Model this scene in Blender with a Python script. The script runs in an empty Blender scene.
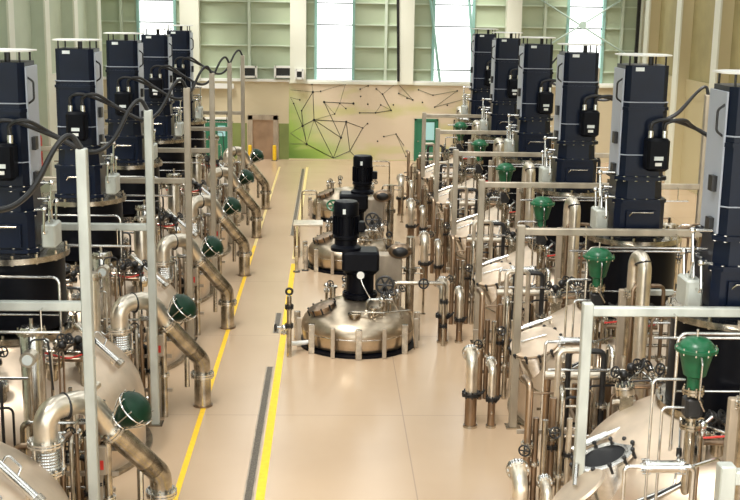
import bpy, math, random
from mathutils import Vector, Matrix
PI = math.pi
SC = bpy.context.scene
COL = SC.collection

# ------------------------------------------------------------------ camera
F = 1150.0                                   # focal length in pixels of the 740 x 500 frame
EYE = Vector((0, 0, 8.0))
fwd = Vector((-39, 246, -F)).normalized()    # world +Y seen from the camera
dn = Vector((-84, -5230, -F)).normalized()   # world -Z seen from the camera
up = -(dn - fwd * dn.dot(fwd)).normalized()
rt = fwd.cross(up)
ROT = Matrix((rt, fwd, up))                  # rows: world axes in camera space -> cam to world
cam = bpy.data.cameras.new('camera'); cam_o = bpy.data.objects.new('camera', cam)
COL.objects.link(cam_o); SC.camera = cam_o
cam.sensor_fit = 'HORIZONTAL'; cam.sensor_width = 36.0; cam.lens = 36.0 * F / 740.0
cam.clip_start = 0.1; cam.clip_end = 500
cam_o.matrix_world = Matrix.Translation(EYE) @ ROT.to_4x4()

def at(px, py, Y):
    """point of the vertical plane y = Y on the line of sight through a photo pixel"""
    d = ROT @ Vector((px - 370, 250 - py, -F))
    return EYE + d * (Y / d.y)

# ------------------------------------------------------------------ light
SC.view_settings.view_transform = 'Standard'
SC.view_settings.look = 'None'
SC.view_settings.gamma = 1.0
SC.view_settings.use_curve_mapping = False
SC.view_settings.exposure = 0.38
SC.cycles.use_denoising = True
SC.cycles.max_bounces = 6
w = bpy.data.worlds.new('world'); SC.world = w; w.use_nodes = True
nt = w.node_tree; bg = nt.nodes['Background']
bg.inputs[0].default_value = (0.97, 1.0, 0.97, 1); bg.inputs[1].default_value = 2.1
sun = bpy.data.lights.new('skylight_sun', 'SUN'); sun.energy = 4.2; sun.angle = math.radians(22)
sun.color = (1, 0.97, 0.92)
sun_o = bpy.data.objects.new('skylight_sun', sun); COL.objects.link(sun_o)
sun_o.location = (0, 30, 20); sun_o.rotation_euler = (math.radians(24), math.radians(-14), 0)

# ------------------------------------------------------------------ materials
def mat(name, col, rough=0.5, metal=0.0, var=0.0, scale=6.0, bump=0.0, coat=0.0, stretch=(1, 1, 1), col2=None, emit=0, spec=0.5):
    m = bpy.data.materials.new(name); m.use_nodes = True
    n = m.node_tree.nodes; l = m.node_tree.links; b = n['Principled BSDF']
    b.inputs['Base Color'].default_value = (*col, 1); b.inputs['Roughness'].default_value = rough; b.inputs['Specular IOR Level'].default_value = spec
    b.inputs['Metallic'].default_value = metal
    b.inputs['Coat Weight'].default_value = coat; b.inputs['Coat Roughness'].default_value = 0.15
    if emit:
        b.inputs['Emission Color'].default_value = (*col, 1); b.inputs['Emission Strength'].default_value = emit
    if var or bump or col2:
        tc = n.new('ShaderNodeTexCoord'); mp = n.new('ShaderNodeMapping'); mp.inputs['Scale'].default_value = stretch
        l.new(tc.outputs['Object'], mp.inputs['Vector'])
        nz = n.new('ShaderNodeTexNoise'); nz.inputs['Scale'].default_value = scale; nz.inputs['Detail'].default_value = 4
        l.new(mp.outputs['Vector'], nz.inputs['Vector'])
        r = n.new('ShaderNodeValToRGB'); r.color_ramp.elements[0].position = 0.3; r.color_ramp.elements[1].position = 0.7
        c2 = col2 or tuple(c * (1 - var) for c in col)
        r.color_ramp.elements[0].color = (*c2, 1); r.color_ramp.elements[1].color = (*(min(1, c * (1 + var * 0.5)) for c in col), 1)
        l.new(nz.outputs['Fac'], r.inputs['Fac']); l.new(r.outputs['Color'], b.inputs['Base Color'])
        if bump:
            bp = n.new('ShaderNodeBump'); bp.inputs['Strength'].default_value = bump; bp.inputs['Distance'].default_value = 0.02
            l.new(nz.outputs['Fac'], bp.inputs['Height']); l.new(bp.outputs['Normal'], b.inputs['Normal'])
    return m
M = {}
M['dome'] = mat('dome_steel', (0.68, 0.55, 0.42), 0.40, 0.6, 0.16, 2.2)
M['steel'] = mat('brushed_steel', (0.53, 0.48, 0.40), 0.25, 1.0, 0.5, 5)
M['bronze'] = mat('floor_tinted_brown_steel', (0.35, 0.25, 0.17), 0.32, 0.95, 0.45, 5, stretch=(1, 1, 0.3))  # brown tone stands for the floor reflected in steel pipes
M['chrome'] = mat('polished_steel', (0.74, 0.73, 0.70), 0.20, 1.0, 0.2, 9)
M['cream'] = mat('cream_jacket', (0.78, 0.70, 0.58), 0.30, 0.85, 0.22, 4)
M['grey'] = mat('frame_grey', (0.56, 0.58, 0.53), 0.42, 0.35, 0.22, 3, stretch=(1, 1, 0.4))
M['post_floor_tint'] = mat('floor_tinted_post_steel', (0.46, 0.40, 0.31), 0.38, 0.5, 0.25, 3, stretch=(1, 1, 0.4))  # tan tone stands for the floor reflected in the farther gantry posts
M['vessel'] = mat('low_vessel_steel', (0.56, 0.46, 0.34), 0.30, 0.95, 0.3, 3)
M['tan'] = mat('frame_tan', (0.45, 0.37, 0.28), 0.45, 0.4, 0.3, 3, stretch=(1, 1, 0.4))
M['navy'] = mat('navy_paint', (0.0026, 0.0070, 0.021), 0.32, 0.0, 0.3, 2, spec=0.28)
M['black'] = mat('black_paint', (0.003, 0.0035, 0.006), 0.36, 0.0, 0.3, 4, spec=0.12)
M['rubber'] = mat('black_rubber', (0.016, 0.016, 0.017), 0.42)
M['sheen_and_seam'] = mat('grey_blue_sheen_and_seam', (0.36, 0.39, 0.45), 0.4)  # seam bands, and the sheen put onto the towers' inward sides
M['dark'] = mat('dark_iron', (0.035, 0.034, 0.034), 0.4, 0.5, 0.3, 8)
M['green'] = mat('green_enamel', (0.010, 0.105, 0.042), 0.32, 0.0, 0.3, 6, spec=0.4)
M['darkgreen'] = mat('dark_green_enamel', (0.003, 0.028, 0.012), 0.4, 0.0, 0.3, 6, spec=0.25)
M['white'] = mat('white_paint', (0.80, 0.79, 0.74), 0.5)
M['label'] = mat('label_plate', (0.72, 0.76, 0.74), 0.4)
M['red'] = mat('red_enamel', (0.55, 0.03, 0.02), 0.4)
M['yellow'] = mat('yellow_paint', (0.90, 0.56, 0.02), 0.5, 0, 0.10, 9)
M['teal'] = mat('teal_window_paint', (0.30, 0.52, 0.46), 0.5)
M['bracegrey'] = mat('brace_grey_green', (0.42, 0.53, 0.46), 0.5)
M['sage'] = mat('sage_cladding', (0.43, 0.49, 0.34), 0.7, 0, 0.10, 0.5)
M['sagelight'] = mat('pale_sage_purlin', (0.55, 0.62, 0.49), 0.6)
M['olive'] = mat('olive_cladding', (0.42, 0.36, 0.17), 0.7, 0, 0.2, 0.7)
M['sand'] = mat('sand_steel', (0.56, 0.48, 0.28), 0.6)
M['pale'] = mat('pale_green_cladding', (0.54, 0.60, 0.46), 0.7, 0, 0.1, 0.6)
M['colwhite'] = mat('column_white', (0.76, 0.76, 0.64), 0.5)
M['beige'] = mat('beige_wall', (0.60, 0.51, 0.34), 0.7, 0, 0.08, 0.4)
M['mossy'] = mat('moss_green_dado', (0.20, 0.24, 0.07), 0.6, 0, 0.15, 1)
M['doorbrown'] = mat('bronze_door', (0.42, 0.28, 0.18), 0.35, 0.5, 0.3, 1.2)
M['doorgreen'] = mat('green_door', (0.025, 0.17, 0.09), 0.45)
M['cyanglass'] = mat('pale_cyan_glass', (0.42, 0.74, 0.78), 0.15)
M['grating'] = mat('worn_grating', (0.15, 0.125, 0.095), 0.5, 0.3, 0.7, 30)
M['louver'] = mat('dark_louver', (0.02, 0.022, 0.022), 0.5)

def glass():
    m = bpy.data.materials.new('window_glass'); m.use_nodes = True
    n = m.node_tree.nodes; l = m.node_tree.links; n.remove(n['Principled BSDF'])
    t = n.new('ShaderNodeBsdfTransparent'); g = n.new('ShaderNodeBsdfGlossy'); g.inputs['Roughness'].default_value = 0.05
    x = n.new('ShaderNodeMixShader'); x.inputs[0].default_value = 0.06
    l.new(t.outputs[0], x.inputs[1]); l.new(g.outputs[0], x.inputs[2]); l.new(x.outputs[0], n['Material Output'].inputs[0])
    return m
M['glass'] = glass()
M['roof'] = mat('roof_deck', (0.10, 0.10, 0.085), 0.6)

def floor_mat():
    m = mat('polished_floor', (0.66, 0.485, 0.335), 0.32, 0.0, 0.10, 0.22)
    n = m.node_tree.nodes; l = m.node_tree.links; b = n['Principled BSDF']
    r = [x for x in n if x.type == 'VALTORGB'][0]
    r.color_ramp.elements[0].color = (0.47, 0.335, 0.215, 1); r.color_ramp.elements[1].color = (0.54, 0.395, 0.262, 1)
    tc = [x for x in n if x.type == 'TEX_COORD'][0]
    br = n.new('ShaderNodeTexBrick'); br.offset = 0.0
    br.inputs['Scale'].default_value = 1.0; br.inputs['Mortar Size'].default_value = 0.012; br.inputs['Mortar Smooth'].default_value = 0.3
    br.inputs['Brick Width'].default_value = 6.0; br.inputs['Row Height'].default_value = 5.6
    mp = n.new('ShaderNodeMapping'); mp.inputs['Location'].default_value = (4.5, 0.7, 0)
    l.new(tc.outputs['Object'], mp.inputs[0]); l.new(mp.outputs[0], br.inputs['Vector'])
    mx = n.new('ShaderNodeMix'); mx.data_type = 'RGBA'; mx.inputs[7].default_value = (0.36, 0.26, 0.18, 1)
    l.new(br.outputs['Fac'], mx.inputs[0]); l.new(r.outputs[0], mx.inputs[6]); l.new(mx.outputs[2], b.inputs['Base Color'])
    n2 = n.new('ShaderNodeTexNoise'); n2.inputs['Scale'].default_value = 0.35; n2.inputs['Detail'].default_value = 2
    l.new(tc.outputs['Object'], n2.inputs['Vector'])
    mr = n.new('ShaderNodeMapRange'); mr.inputs[3].default_value = 0.17; mr.inputs[4].default_value = 0.27
    l.new(n2.outputs['Fac'], mr.inputs[0]); l.new(mr.outputs[0], b.inputs['Roughness'])
    return m
M['floor'] = floor_mat()

def mural_mat():
    """painted wall: green lower left corner, fading to yellow green and to a pinkish sand on the right"""
    m = bpy.data.materials.new('mural_paint'); m.use_nodes = True
    n = m.node_tree.nodes; l = m.node_tree.links; b = n['Principled BSDF']; b.inputs['Roughness'].default_value = 0.6
    tc = n.new('ShaderNodeTexCoord'); sp = n.new('ShaderNodeSeparateXYZ'); l.new(tc.outputs['Generated'], sp.inputs[0])
    nz = n.new('ShaderNodeTexNoise'); nz.inputs['Scale'].default_value = 2.2; l.new(tc.outputs['Generated'], nz.inputs['Vector'])
    def math_(op, a, c):
        q = n.new('ShaderNodeMath'); q.operation = op
        for i, s in enumerate((a, c)):
            if isinstance(s, (int, float)): q.inputs[i].default_value = s
            else: l.new(s, q.inputs[i])
        return q.outputs[0]
    d = math_('ADD', math_('MULTIPLY', sp.outputs[0], 1.9), math_('MULTIPLY', sp.outputs[2], 0.75))
    d = math_('ADD', d, math_('MULTIPLY', math_('SUBTRACT', nz.outputs['Fac'], 0.5), 0.5))
    r = n.new('ShaderNodeValToRGB'); e = r.color_ramp.elements
    e[0].position = 0.05; e[0].color = (0.12, 0.22, 0.03, 1)
    e[1].position = 1.0; e[1].color = (0.66, 0.54, 0.39, 1)
    for p, c in ((0.35, (0.30, 0.44, 0.08)), (0.62, (0.50, 0.50, 0.26)), (0.82, (0.62, 0.53, 0.36))):
        k = e.new(p); k.color = (*c, 1)
    l.new(d, r.inputs[0])
    n3 = n.new('ShaderNodeTexNoise'); n3.inputs['Scale'].default_value = 4.0; l.new(tc.outputs['Generated'], n3.inputs['Vector'])
    r3 = n.new('ShaderNodeValToRGB'); r3.color_ramp.elements[0].position = 0.52; r3.color_ramp.elements[1].position = 0.68
    r3.color_ramp.elements[0].color = (0, 0, 0, 1); r3.color_ramp.elements[1].color = (0.8, 0.8, 0.8, 1)
    l.new(n3.outputs['Fac'], r3.inputs[0])
    mx = n.new('ShaderNodeMix'); mx.data_type = 'RGBA'; mx.inputs[7].default_value = (0.55, 0.52, 0.22, 1)
    l.new(r3.outputs[0], mx.inputs[0]); l.new(r.outputs[0], mx.inputs[6]); l.new(mx.outputs[2], b.inputs['Base Color'])
    return m
M['mural'] = mural_mat()

# ------------------------------------------------------------------ mesh builder
def frame_of(d):
    d = Vector(d).normalized()
    a = Vector((0, 0, 1)) if abs(d.z) < 0.9 else Vector((1, 0, 0))
    u = a.cross(d).normalized(); v = d.cross(u)
    return u, v, d

def fillet(pts, rad, n=6):
    pts = [Vector(p) for p in pts]; out = [pts[0]]
    for i in range(1, len(pts) - 1):
        a, p, c = pts[i - 1], pts[i], pts[i + 1]
        d1 = (a - p); d2 = (c - p); l1, l2 = d1.length, d2.length; d1.normalize(); d2.normalize()
        ang = d1.angle(d2)
        if ang > PI - 0.02: continue
        t = min(rad / math.tan(ang / 2), l1 * 0.49, l2 * 0.49); r = t * math.tan(ang / 2)
        cen = p + (d1 + d2).normalized() * (r / math.sin(ang / 2))
        s = p + d1 * t - cen; e = p + d2 * t - cen; tot = s.angle(e)
        for k in range(n + 1):
            q = k / n
            out.append(cen + (s * math.sin((1 - q) * tot) + e * math.sin(q * tot)) / math.sin(tot))
    out.append(pts[-1]); return out

def spline(pts, n=8):
    p = [Vector(q) for q in pts]; p = [p[0] * 2 - p[1]] + p + [p[-1] * 2 - p[-2]]; out = []
    for i in range(1, len(p) - 2):
        for k in range(n):
            t = k / n; a, b, c, d = p[i - 1:i + 3]
            out.append(0.5 * (2 * b + (c - a) * t + (2 * a - 5 * b + 4 * c - d) * t * t + (3 * b - a - 3 * c + d) * t ** 3))
    out.append(p[-2]); return out

class MB:
    def __init__(s): s.v = []; s.f = []; s.cur = 0; s.mi = []
    def use(s, i): s.cur = i; return s
    def _add(s, vs, fs):
        o = len(s.v); s.v += [tuple(x) for x in vs]; s.f += [tuple(i + o for i in f) for f in fs]; s.mi += [s.cur] * len(fs); return s
    def box(s, c, size, rz=0.0, rot=None):
        R = rot or Matrix.Rotation(rz, 3, 'Z'); x, y, z = (q / 2 for q in size); c = Vector(c)
        vs = [c + R @ Vector((a * x, b * y, d * z)) for d in (-1, 1) for a, b in ((-1, -1), (1, -1), (1, 1), (-1, 1))]
        return s._add(vs, [(3, 2, 1, 0), (4, 5, 6, 7), (0, 1, 5, 4), (1, 2, 6, 5), (2, 3, 7, 6), (3, 0, 4, 7)])
    def bbox(s, c, size, bev=0.03):
        """box with chamfered edges"""
        x, y, z = (q / 2 for q in size); b = min(bev, x * .9, y * .9, z * .9); c = Vector(c); vs = []
        for zz, k in ((-z, b), (-z + b, 0), (z - b, 0), (z, b)):
            X, Y = x - k, y - k; q = max(b - k, b * 0.5)
            vs += [c + Vector(p) for p in ((-X + q, -Y, zz), (X - q, -Y, zz), (X, -Y + q, zz), (X, Y - q, zz), (X - q, Y, zz), (-X + q, Y, zz), (-X, Y - q, zz), (-X, -Y + q, zz))]
        fs = [tuple(range(7, -1, -1)), tuple(range(24, 32))]
        for r in range(3):
            for i in range(8): fs.append((r * 8 + i, r * 8 + (i + 1) % 8, r * 8 + 8 + (i + 1) % 8, r * 8 + 8 + i))
        return s._add(vs, fs)
    def prism(s, pts, z0, z1, k=1.0, c=(0, 0)):
        n = len(pts); vs = [(c[0] + x, c[1] + y, z0) for x, y in pts] + [(c[0] + x * k, c[1] + y * k, z1) for x, y in pts]
        return s._add(vs, [tuple(range(n - 1, -1, -1)), tuple(range(n, 2 * n))] + [(i, (i + 1) % n, n + (i + 1) % n, n + i) for i in range(n)])
    def lathe(s, o, d, prof, n=24, close=True):
        u, v, d = frame_of(d); o = Vector(o); vs = []; fs = []
        for r, h in prof:
            for i in range(n):
                a = 2 * PI * i / n; vs.append(o + d * h + (u * math.cos(a) + v * math.sin(a)) * max(r, 1e-4))
        m = len(prof)
        for j in range(m - 1):
            for i in range(n): fs.append((j * n + i, j * n + (i + 1) % n, (j + 1) * n + (i + 1) % n, (j + 1) * n + i))
        if close: fs += [tuple(range(n - 1, -1, -1)), tuple(range((m - 1) * n, m * n))]
        return s._add(vs, fs)
    def cyl(s, p0, p1, r, r1=None, n=12):
        p0 = Vector(p0); p1 = Vector(p1); L = (p1 - p0).length
        return s.lathe(p0, p1 - p0, [(r, 0), (r if r1 is None else r1, L)], n)
    def tube(s, pts, r, n=10, bend=None, seg=6):
        pts = fillet(pts, bend, seg) if bend else [Vector(p) for p in pts]; vs = []; fs = []
        u = None
        for i, p in enumerate(pts):
            t = (pts[min(i + 1, len(pts) - 1)] - pts[max(i - 1, 0)]).normalized()
            if u is None: u = frame_of(t)[0]
            u = (u - t * u.dot(t)).normalized(); v = t.cross(u)
            for k in range(n):
                a = 2 * PI * k / n; vs.append(p + (u * math.cos(a) + v * math.sin(a)) * r)
        m = len(pts)
        for j in range(m - 1):
            for i in range(n): fs.append((j * n + i, j * n + (i + 1) % n, (j + 1) * n + (i + 1) % n, (j + 1) * n + i))
        fs += [tuple(range(n - 1, -1, -1)), tuple(range((m - 1) * n, m * n))]
        return s._add(vs, fs)
    def ball(s, c, r, d=(0, 0, 1), k=1.0, n=14):
        prof = [(r * math.sin(PI * i / 8), -r * k * math.cos(PI * i / 8)) for i in range(9)]
        return s.lathe(c, d, prof, n, close=False)
    def ring(s, c, d, R, r, n=20, q=8):
        u, v, d = frame_of(d); c = Vector(c); vs = []; fs = []
        for i in range(n):
            a = 2 * PI * i / n; e = u * math.cos(a) + v * math.sin(a)
            for j in range(q):
                b = 2 * PI * j / q; vs.append(c + e * (R + r * math.cos(b)) + d * r * math.sin(b))
        for i in range(n):
            for j in range(q): fs.append((i * q + j, ((i + 1) % n) * q + j, ((i + 1) % n) * q + (j + 1) % q, i * q + (j + 1) % q))
        return s._add(vs, fs)
    def flange(s, c, d, R, t=0.04, bolts=8, gap=0.012, n=20):
        """pair of bolted discs square to d"""
        d = Vector(d).normalized(); c = Vector(c)
        s.cyl(c - d * (t + gap / 2), c - d * gap / 2, R, n=n); s.cyl(c + d * gap / 2, c + d * (t + gap / 2), R, n=n)
        s.cyl(c - d * gap, c + d * gap, R * 0.8, n=n)
        u, v, d = frame_of(d)
        for i in range(bolts):
            a = 2 * PI * i / bolts; p = c + (u * math.cos(a) + v * math.sin(a)) * R * 0.85
            s.cyl(p - d * (t + 0.035), p + d * (t + 0.035), R * 0.075 + 0.004, n=6)
        return s
    def wheel(s, c, d, R, r=0.012, spokes=4):
        s.ring(c, d, R, r); u, v, d = frame_of(d); c = Vector(c)
        for i in range(spokes // 2):
            a = PI * i / (spokes // 2); e = (u * math.cos(a) + v * math.sin(a)) * R
            s.cyl(c - e, c + e, r * 0.8, n=6)
        s.cyl(c - d * 0.03, c + d * 0.02, R * 0.22, n=8); return s
    def build(s, name, m, parent=None, smooth=38):
        me = bpy.data.meshes.new(name); me.from_pydata(s.v, [], s.f); me.update()
        for q in (m if isinstance(m, (list, tuple)) else [m]): me.materials.append(M[q] if isinstance(q, str) else q)
        me.polygons.foreach_set('material_index', s.mi)
        me.polygons.foreach_set('use_smooth', [True] * len(me.polygons)); me.set_sharp_from_angle(angle=math.radians(smooth))
        o = bpy.data.objects.new(name, me); COL.objects.link(o)
        if parent: o.parent = parent
        return o

def empty(name, loc=(0, 0, 0), rz=0.0):
    o = bpy.data.objects.new(name, None); COL.objects.link(o); o.location = loc; o.rotation_euler.z = rz
    o.empty_display_size = 0.3; return o
def tag(o, label=None, cat=None, group=None, kind=None):
    for k, x in (('label', label), ('category', cat), ('group', group), ('kind', kind)):
        if x: o[k] = x
    return o
def copy_tree(o, parent=None):
    c = o.copy(); COL.objects.link(c)
    if parent: c.parent = parent
    for ch in list(o.children): copy_tree(ch, c)
    return c
def struct(o): o['kind'] = 'structure'; return o
def box(name, lo, hi, m, parent=None):
    lo, hi = Vector(lo), Vector(hi)
    return MB().box((lo + hi) / 2, hi - lo).build(name, m, parent)
ORD = ['nearest', 'second', 'third', 'fourth', 'fifth', 'farthest']

def place(proto, spots, label, group, cat=None):
    """spots: (x, y[, z]); the first uses the prototype itself, the others are copies of it and its parts"""
    outs = []
    for i, p in enumerate(spots):
        o = proto if i == 0 else copy_tree(proto)
        o.location = (p[0], p[1], p[2] if len(p) > 2 else 0)
        outs.append(o)
    for i, o in enumerate(outs):
        tag(o, label(i) if callable(label) else label, cat, group)
    return outs

# ------------------------------------------------------------------ the hall
YB, XL, XR = 60.1, -11.9, 16.3
HTOP = 12.0
struct(box('floor', (XL - 1, -4, -0.2), (XR + 1, YB + 1, 0), 'floor'))
LED = 4.05
struct(box('wall_back', (XL, YB, 0), (XR, YB + 0.3, LED), 'beige'))
# upper back wall: cladding between four tall window strips
WIN = [(137, 176), (314.5, 354.5), (432, 474), (566, 604)]
wx = [(at(a, 60, YB).x, at(b, 60, YB).x) for a, b in WIN]
edges = [XL] + [e for p in wx for e in p] + [XR]
for i in range(0, len(edges), 2):
    struct(box('wall_back_cladding', (edges[i], YB + 0.35, LED), (edges[i + 1], YB + 0.5, HTOP), 'sage'))
struct(box('wall_left', (XL - 0.3, -3, 0), (XL, YB + 0.3, HTOP), 'pale'))
struct(box('wall_right', (XR, -3, 0), (XR + 0.3, YB + 0.3, HTOP), 'olive'))
struct(box('trim_ledge', (XL, YB - 0.12, LED - 0.02), (XR, YB + 0.5, LED + 0.10), 'white'))
struct(box('trim_mural_edge', (at(289, 80, YB).x, YB - 0.16, LED - 0.10), (XR, YB, LED + 0.02), 'colwhite'))
for k, (h) in enumerate((4.72, 5.85, 6.97, 8.07, 9.2)):
    for i in range(0, len(edges), 2):
        struct(box('trim_purlin', (edges[i] + 0.05, YB + 0.2, h - 0.03), (edges[i + 1] - 0.05, YB + 0.35, h + 0.03), 'sagelight'))
for px in (249, 121, 386, 545, 622):
    x = at(px, 40, YB).x
    struct(box('trim_girt', (x - 0.07, YB + 0.12, LED + 0.1), (x + 0.07, YB + 0.36, HTOP), 'sagelight'))
for a, b in ((180, 199), (290, 306), (398, 414), (506, 521), (641, 650)):
    x0, x1 = at(a, 40, YB - 0.3).x, at(b, 40, YB - 0.3).x
    struct(box('column', (x0, YB - 0.3, 4.0), (x1, YB + 0.3, HTOP), 'colwhite'))
for i, (x0, x1) in enumerate(wx):
    wn = empty('window_%d' % (i + 1), ((x0 + x1) / 2, YB + 0.3, LED)); struct(wn)
    hw = (x1 - x0) / 2
    fr = MB()
    for s in (-1, 1): fr.box((s * (hw - 0.06), 0.05, 3.9), (0.14, 0.34, 7.8))
    fr.build('window_frame', 'teal', wn)
    mu = MB()
    for h in (4.72, 6.95, 8.05):
        mu.box((0, 0.05, h - LED), (2 * hw, 0.07, 0.06))
    mu.build('mullion', 'dark', wn)
    box('pane', (-hw, 0.10, 0.0), (hw, 0.12, 7.9), 'glass', wn)
    struct(box('trim_head', (x0, YB + 0.3, 11.9), (x1, YB + 0.5, HTOP), 'sage'))
# teal rods and wind braces in front of the windows
br = empty('cross_brace', (at(585, 25, YB - 0.1).x, YB + 0.05, 0)); o0 = br.location
for (ax, ay, bx, by) in ((540, -1, 632, 58), (630, -5, 538, 52)):
    p, q = at(ax, ay, YB), at(bx, by, YB)
    MB().cyl((p.x - o0.x, 0, p.z), (q.x - o0.x, 0, q.z), 0.045, n=8).build('brace_rod', 'bracegrey', br)
g = at(583, 25, YB); MB().cyl((g.x - o0.x, -0.08, g.z), (g.x - o0.x, 0.06, g.z), 0.20, n=8).build('gusset_plate', 'bracegrey', br)
tag(br, 'teal cross brace with round gusset in front of the right window', 'brace')
for (ax, ay, bx, by, lab) in ((430, -4, 440, 80, 'slanted teal brace rod at left edge of the third window'), (469, -4, 475, 80, 'slanted teal brace rod at right edge of the third window'),
                              (397.5, -4, 398, 80, 'thin dark upright conduit on wide pale column right of the second window')):
    p, q = at(ax, ay, YB), at(bx, by, YB); o = MB().cyl((p.x, YB + 0.0, p.z), (q.x, YB + 0.0, LED + 0.1), 0.07, n=8).build('brace_rod' if ax != 397.5 else 'conduit', 'teal' if ax != 397.5 else 'dark')
    if ax == 397.5: o.location.y = -0.38
    tag(o, lab, 'brace' if ax != 397.5 else 'conduit')
# side wall columns
for i, y in enumerate((57.6, 52.3, 47.0, 41.7, 36.4, 31.1, 25.8)):
    for s, X, web in ((1, XR, 'sand'), (-1, XL, 'pale')):
        c = struct(empty('column', (X, y, 0)))
        box('column_web', (min(0, -s * 0.5), 0, 0), (max(0, -s * 0.5), 0.62, HTOP), web, c)
        box('lit_column_flange', (min(-s * 0.5, -s * 0.58), -0.04, 0), (max(-s * 0.5, -s * 0.58), 0.66, HTOP), 'colwhite', c)  # white tone stands for the light falling on the inner face
for s, X, m_ in ((1, XR, 'sand'), (-1, XL, 'colwhite')):
    struct(box('trim_side_band', (min(X, X - s * 0.12), 20, 4.1), (max(X, X - s * 0.12), YB, 4.9), m_))
    struct(box('trim_side_dado', (min(X, X - s * 0.08), 20, 0), (max(X, X - s * 0.08), YB, 4.1), 'sand' if s > 0 else 'colwhite'))
dp = box('downpipe', (0, 0, 0), (0.16, 0.16, HTOP), 'dark'); dp.location = (15.6, 59.3, 0)
tag(dp, 'dark vertical downpipe beside the far right corner column', 'pipe')
# unseen roof, its dark deck and open strips shaped for contrasting steel reflections
x = XL
while x < XR:
    struct(box('ceiling_deck', (x, -4, HTOP), (min(x + 2.6, XR), YB + 0.5, HTOP + 0.2), 'roof')); x += 5.0
for y in (6, 16, 26, 36, 46, 56):
    struct(box('beam', (XL, y, HTOP - 0.7), (XR, y + 0.3, HTOP), 'roof'))
# floor marks and drains
struct(box('trim_yellow_line_aisle', (-1.18, 2, 0), (-1.03, 35.3, 0.004), 'yellow'))
struct(box('trim_yellow_line_row', (-2.55, 2, 0), (-2.45, 38, 0.004), 'yellow'))
M['yellowpale'] = mat('worn_yellow_paint', (0.74, 0.58, 0.24), 0.4)
struct(box('trim_yellow_row_worn', (-2.55, 38, 0), (-2.45, 57.2, 0.004), 'yellowpale'))
struct(box('trim_yellow_line_worn', (-1.18, 36, 0), (-1.06, 57.2, 0.004), 'yellowpale'))
for lab, y0, y1 in (('long grated floor drain beside the yellow aisle line, nearest', 4, 24.8), ('short floor drain piece beside the yellow aisle line', 27.5, 29.4),
                    ('far floor drain running up to the painted wall', 39.8, 56.6)):
    d = empty('floor_drain', (-1.30, y0, 0)); tag(d, lab, 'drain', 'floor drains along the aisle')
    f = MB(); L = y1 - y0
    for s in (-1, 1): f.box((s * 0.07, L / 2, 0.006), (0.025, L, 0.012))
    f.build('drain_frame', 'tan', d)
    gq = MB().box((0, L / 2, 0.002), (0.12, L, 0.004)); n = int(L / 0.25)
    gq.build('drain_grating', 'grating', d)
# doors in the back wall
def px_rect(a, b, c, d, Y): p, q = at(a, b, Y), at(c, d, Y); return p.x, q.x, q.z, p.z
x0, x1, z0, z1 = px_rect(248, 115, 278, 157, YB)
dr = struct(empty('door_1', ((x0 + x1) / 2, YB, 0))); hw = (x1 - x0) / 2
fm = MB()
for s in (-1, 1): fm.box((s * (hw - 0.12), -0.06, z1 / 2), (0.24, 0.2, z1))
fm.box((0, -0.06, z1 - 0.1), (2 * hw, 0.2, 0.25)); fm.build('door_frame', 'tan', dr)
box('door_leaf', (-hw + 0.24, -0.05, 0), (hw - 0.24, 0.0, z1 - 0.2), 'doorbrown', dr)
for px, lab in ((250.0, 'yellow bollard at the left jamb of the bronze door'), (274.5, 'yellow bollard at the right jamb of the bronze door')):
    b = empty('bollard', (at(px, 150, YB - 0.5).x, YB - 0.5, 0)); tag(b, lab, 'bollard', 'yellow bollards at the door')
    MB().cyl((0, 0, 0), (0, 0, 0.75), 0.10).build('post', 'yellow', b); MB().ball((0, 0, 0.75), 0.10, k=0.5).build('cap', 'yellow', b)
    MB().box((0, 0, 0.01), (0.3, 0.3, 0.02)).build('base_plate', 'dark', b)
for j, (a, b_, c, d_) in enumerate(((203, 117, 230, 156), (414.5, 118.5, 437, 161))):
    x0, x1, z0, z1 = px_rect(a, b_, c, d_, YB)
    dr = struct(empty('door_%d' % (j + 2), ((x0 + x1) / 2, YB, 0))); hw = (x1 - x0) / 2
    fm = MB()
    for s in (-1, 1): fm.box((s * (hw - 0.05), -0.08, z1 / 2), (0.10, 0.16, z1))
    fm.box((0, -0.08, z1 - 0.05), (2 * hw, 0.16, 0.1)); fm.build('door_frame', 'white' if j == 0 else 'doorgreen', dr)
    lf = box('door_leaf', (-hw + 0.1, -0.10, 0), (hw - 0.1, -0.05, z1 - 0.1), 'doorgreen', dr)
    if j == 0: box('door_pane', (0.08, -0.12, z1 * 0.55), (hw - 0.22, -0.10, z1 * 0.8), 'cyanglass', lf)
    else: box('door_pane', (-0.22, -0.12, z1 * 0.5), (0.42, -0.10, z1 * 0.92), 'cyanglass', lf)
    MB().cyl((-hw + 0.2, -0.2, 1.05), (-hw + 0.2, -0.10, 1.05), 0.03).build('door_handle', 'chrome', lf)
xa, xb, za, zb = px_rect(454, 120, 464, 143, YB)  # flat white sheet stands in for a bright gap in the wall
bo = empty('white_opening', ((xa + xb) / 2, YB - 0.03, za)); tag(bo, 'white sheet for bright board with dark frame right of the far green door', 'opening')
box('opening_sheet', (xa - bo.location.x, -0.02, 0), (xb - bo.location.x, 0.03, zb - za), 'white', bo)
fq = MB(); hw = (xb - xa) / 2
for s in (-1, 1): fq.box((s * hw, -0.02, (zb - za) / 2), (0.05, 0.1, zb - za + 0.05))
for h in (0, zb - za): fq.box((0, -0.02, h), (2 * hw, 0.1, 0.05))
fq.build('opening_frame', 'dark', bo)
x0, x1, z0, z1 = px_rect(203, 119, 289, 158, YB)
for a, b in ((120, 203), (231, 247), (279, 289.5)):
    struct(box('wall_back_dado', (at(a, 150, YB).x, YB - 0.02, 0), (at(b, 150, YB).x, YB, at(240, 123, YB).z), 'mossy'))
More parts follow.
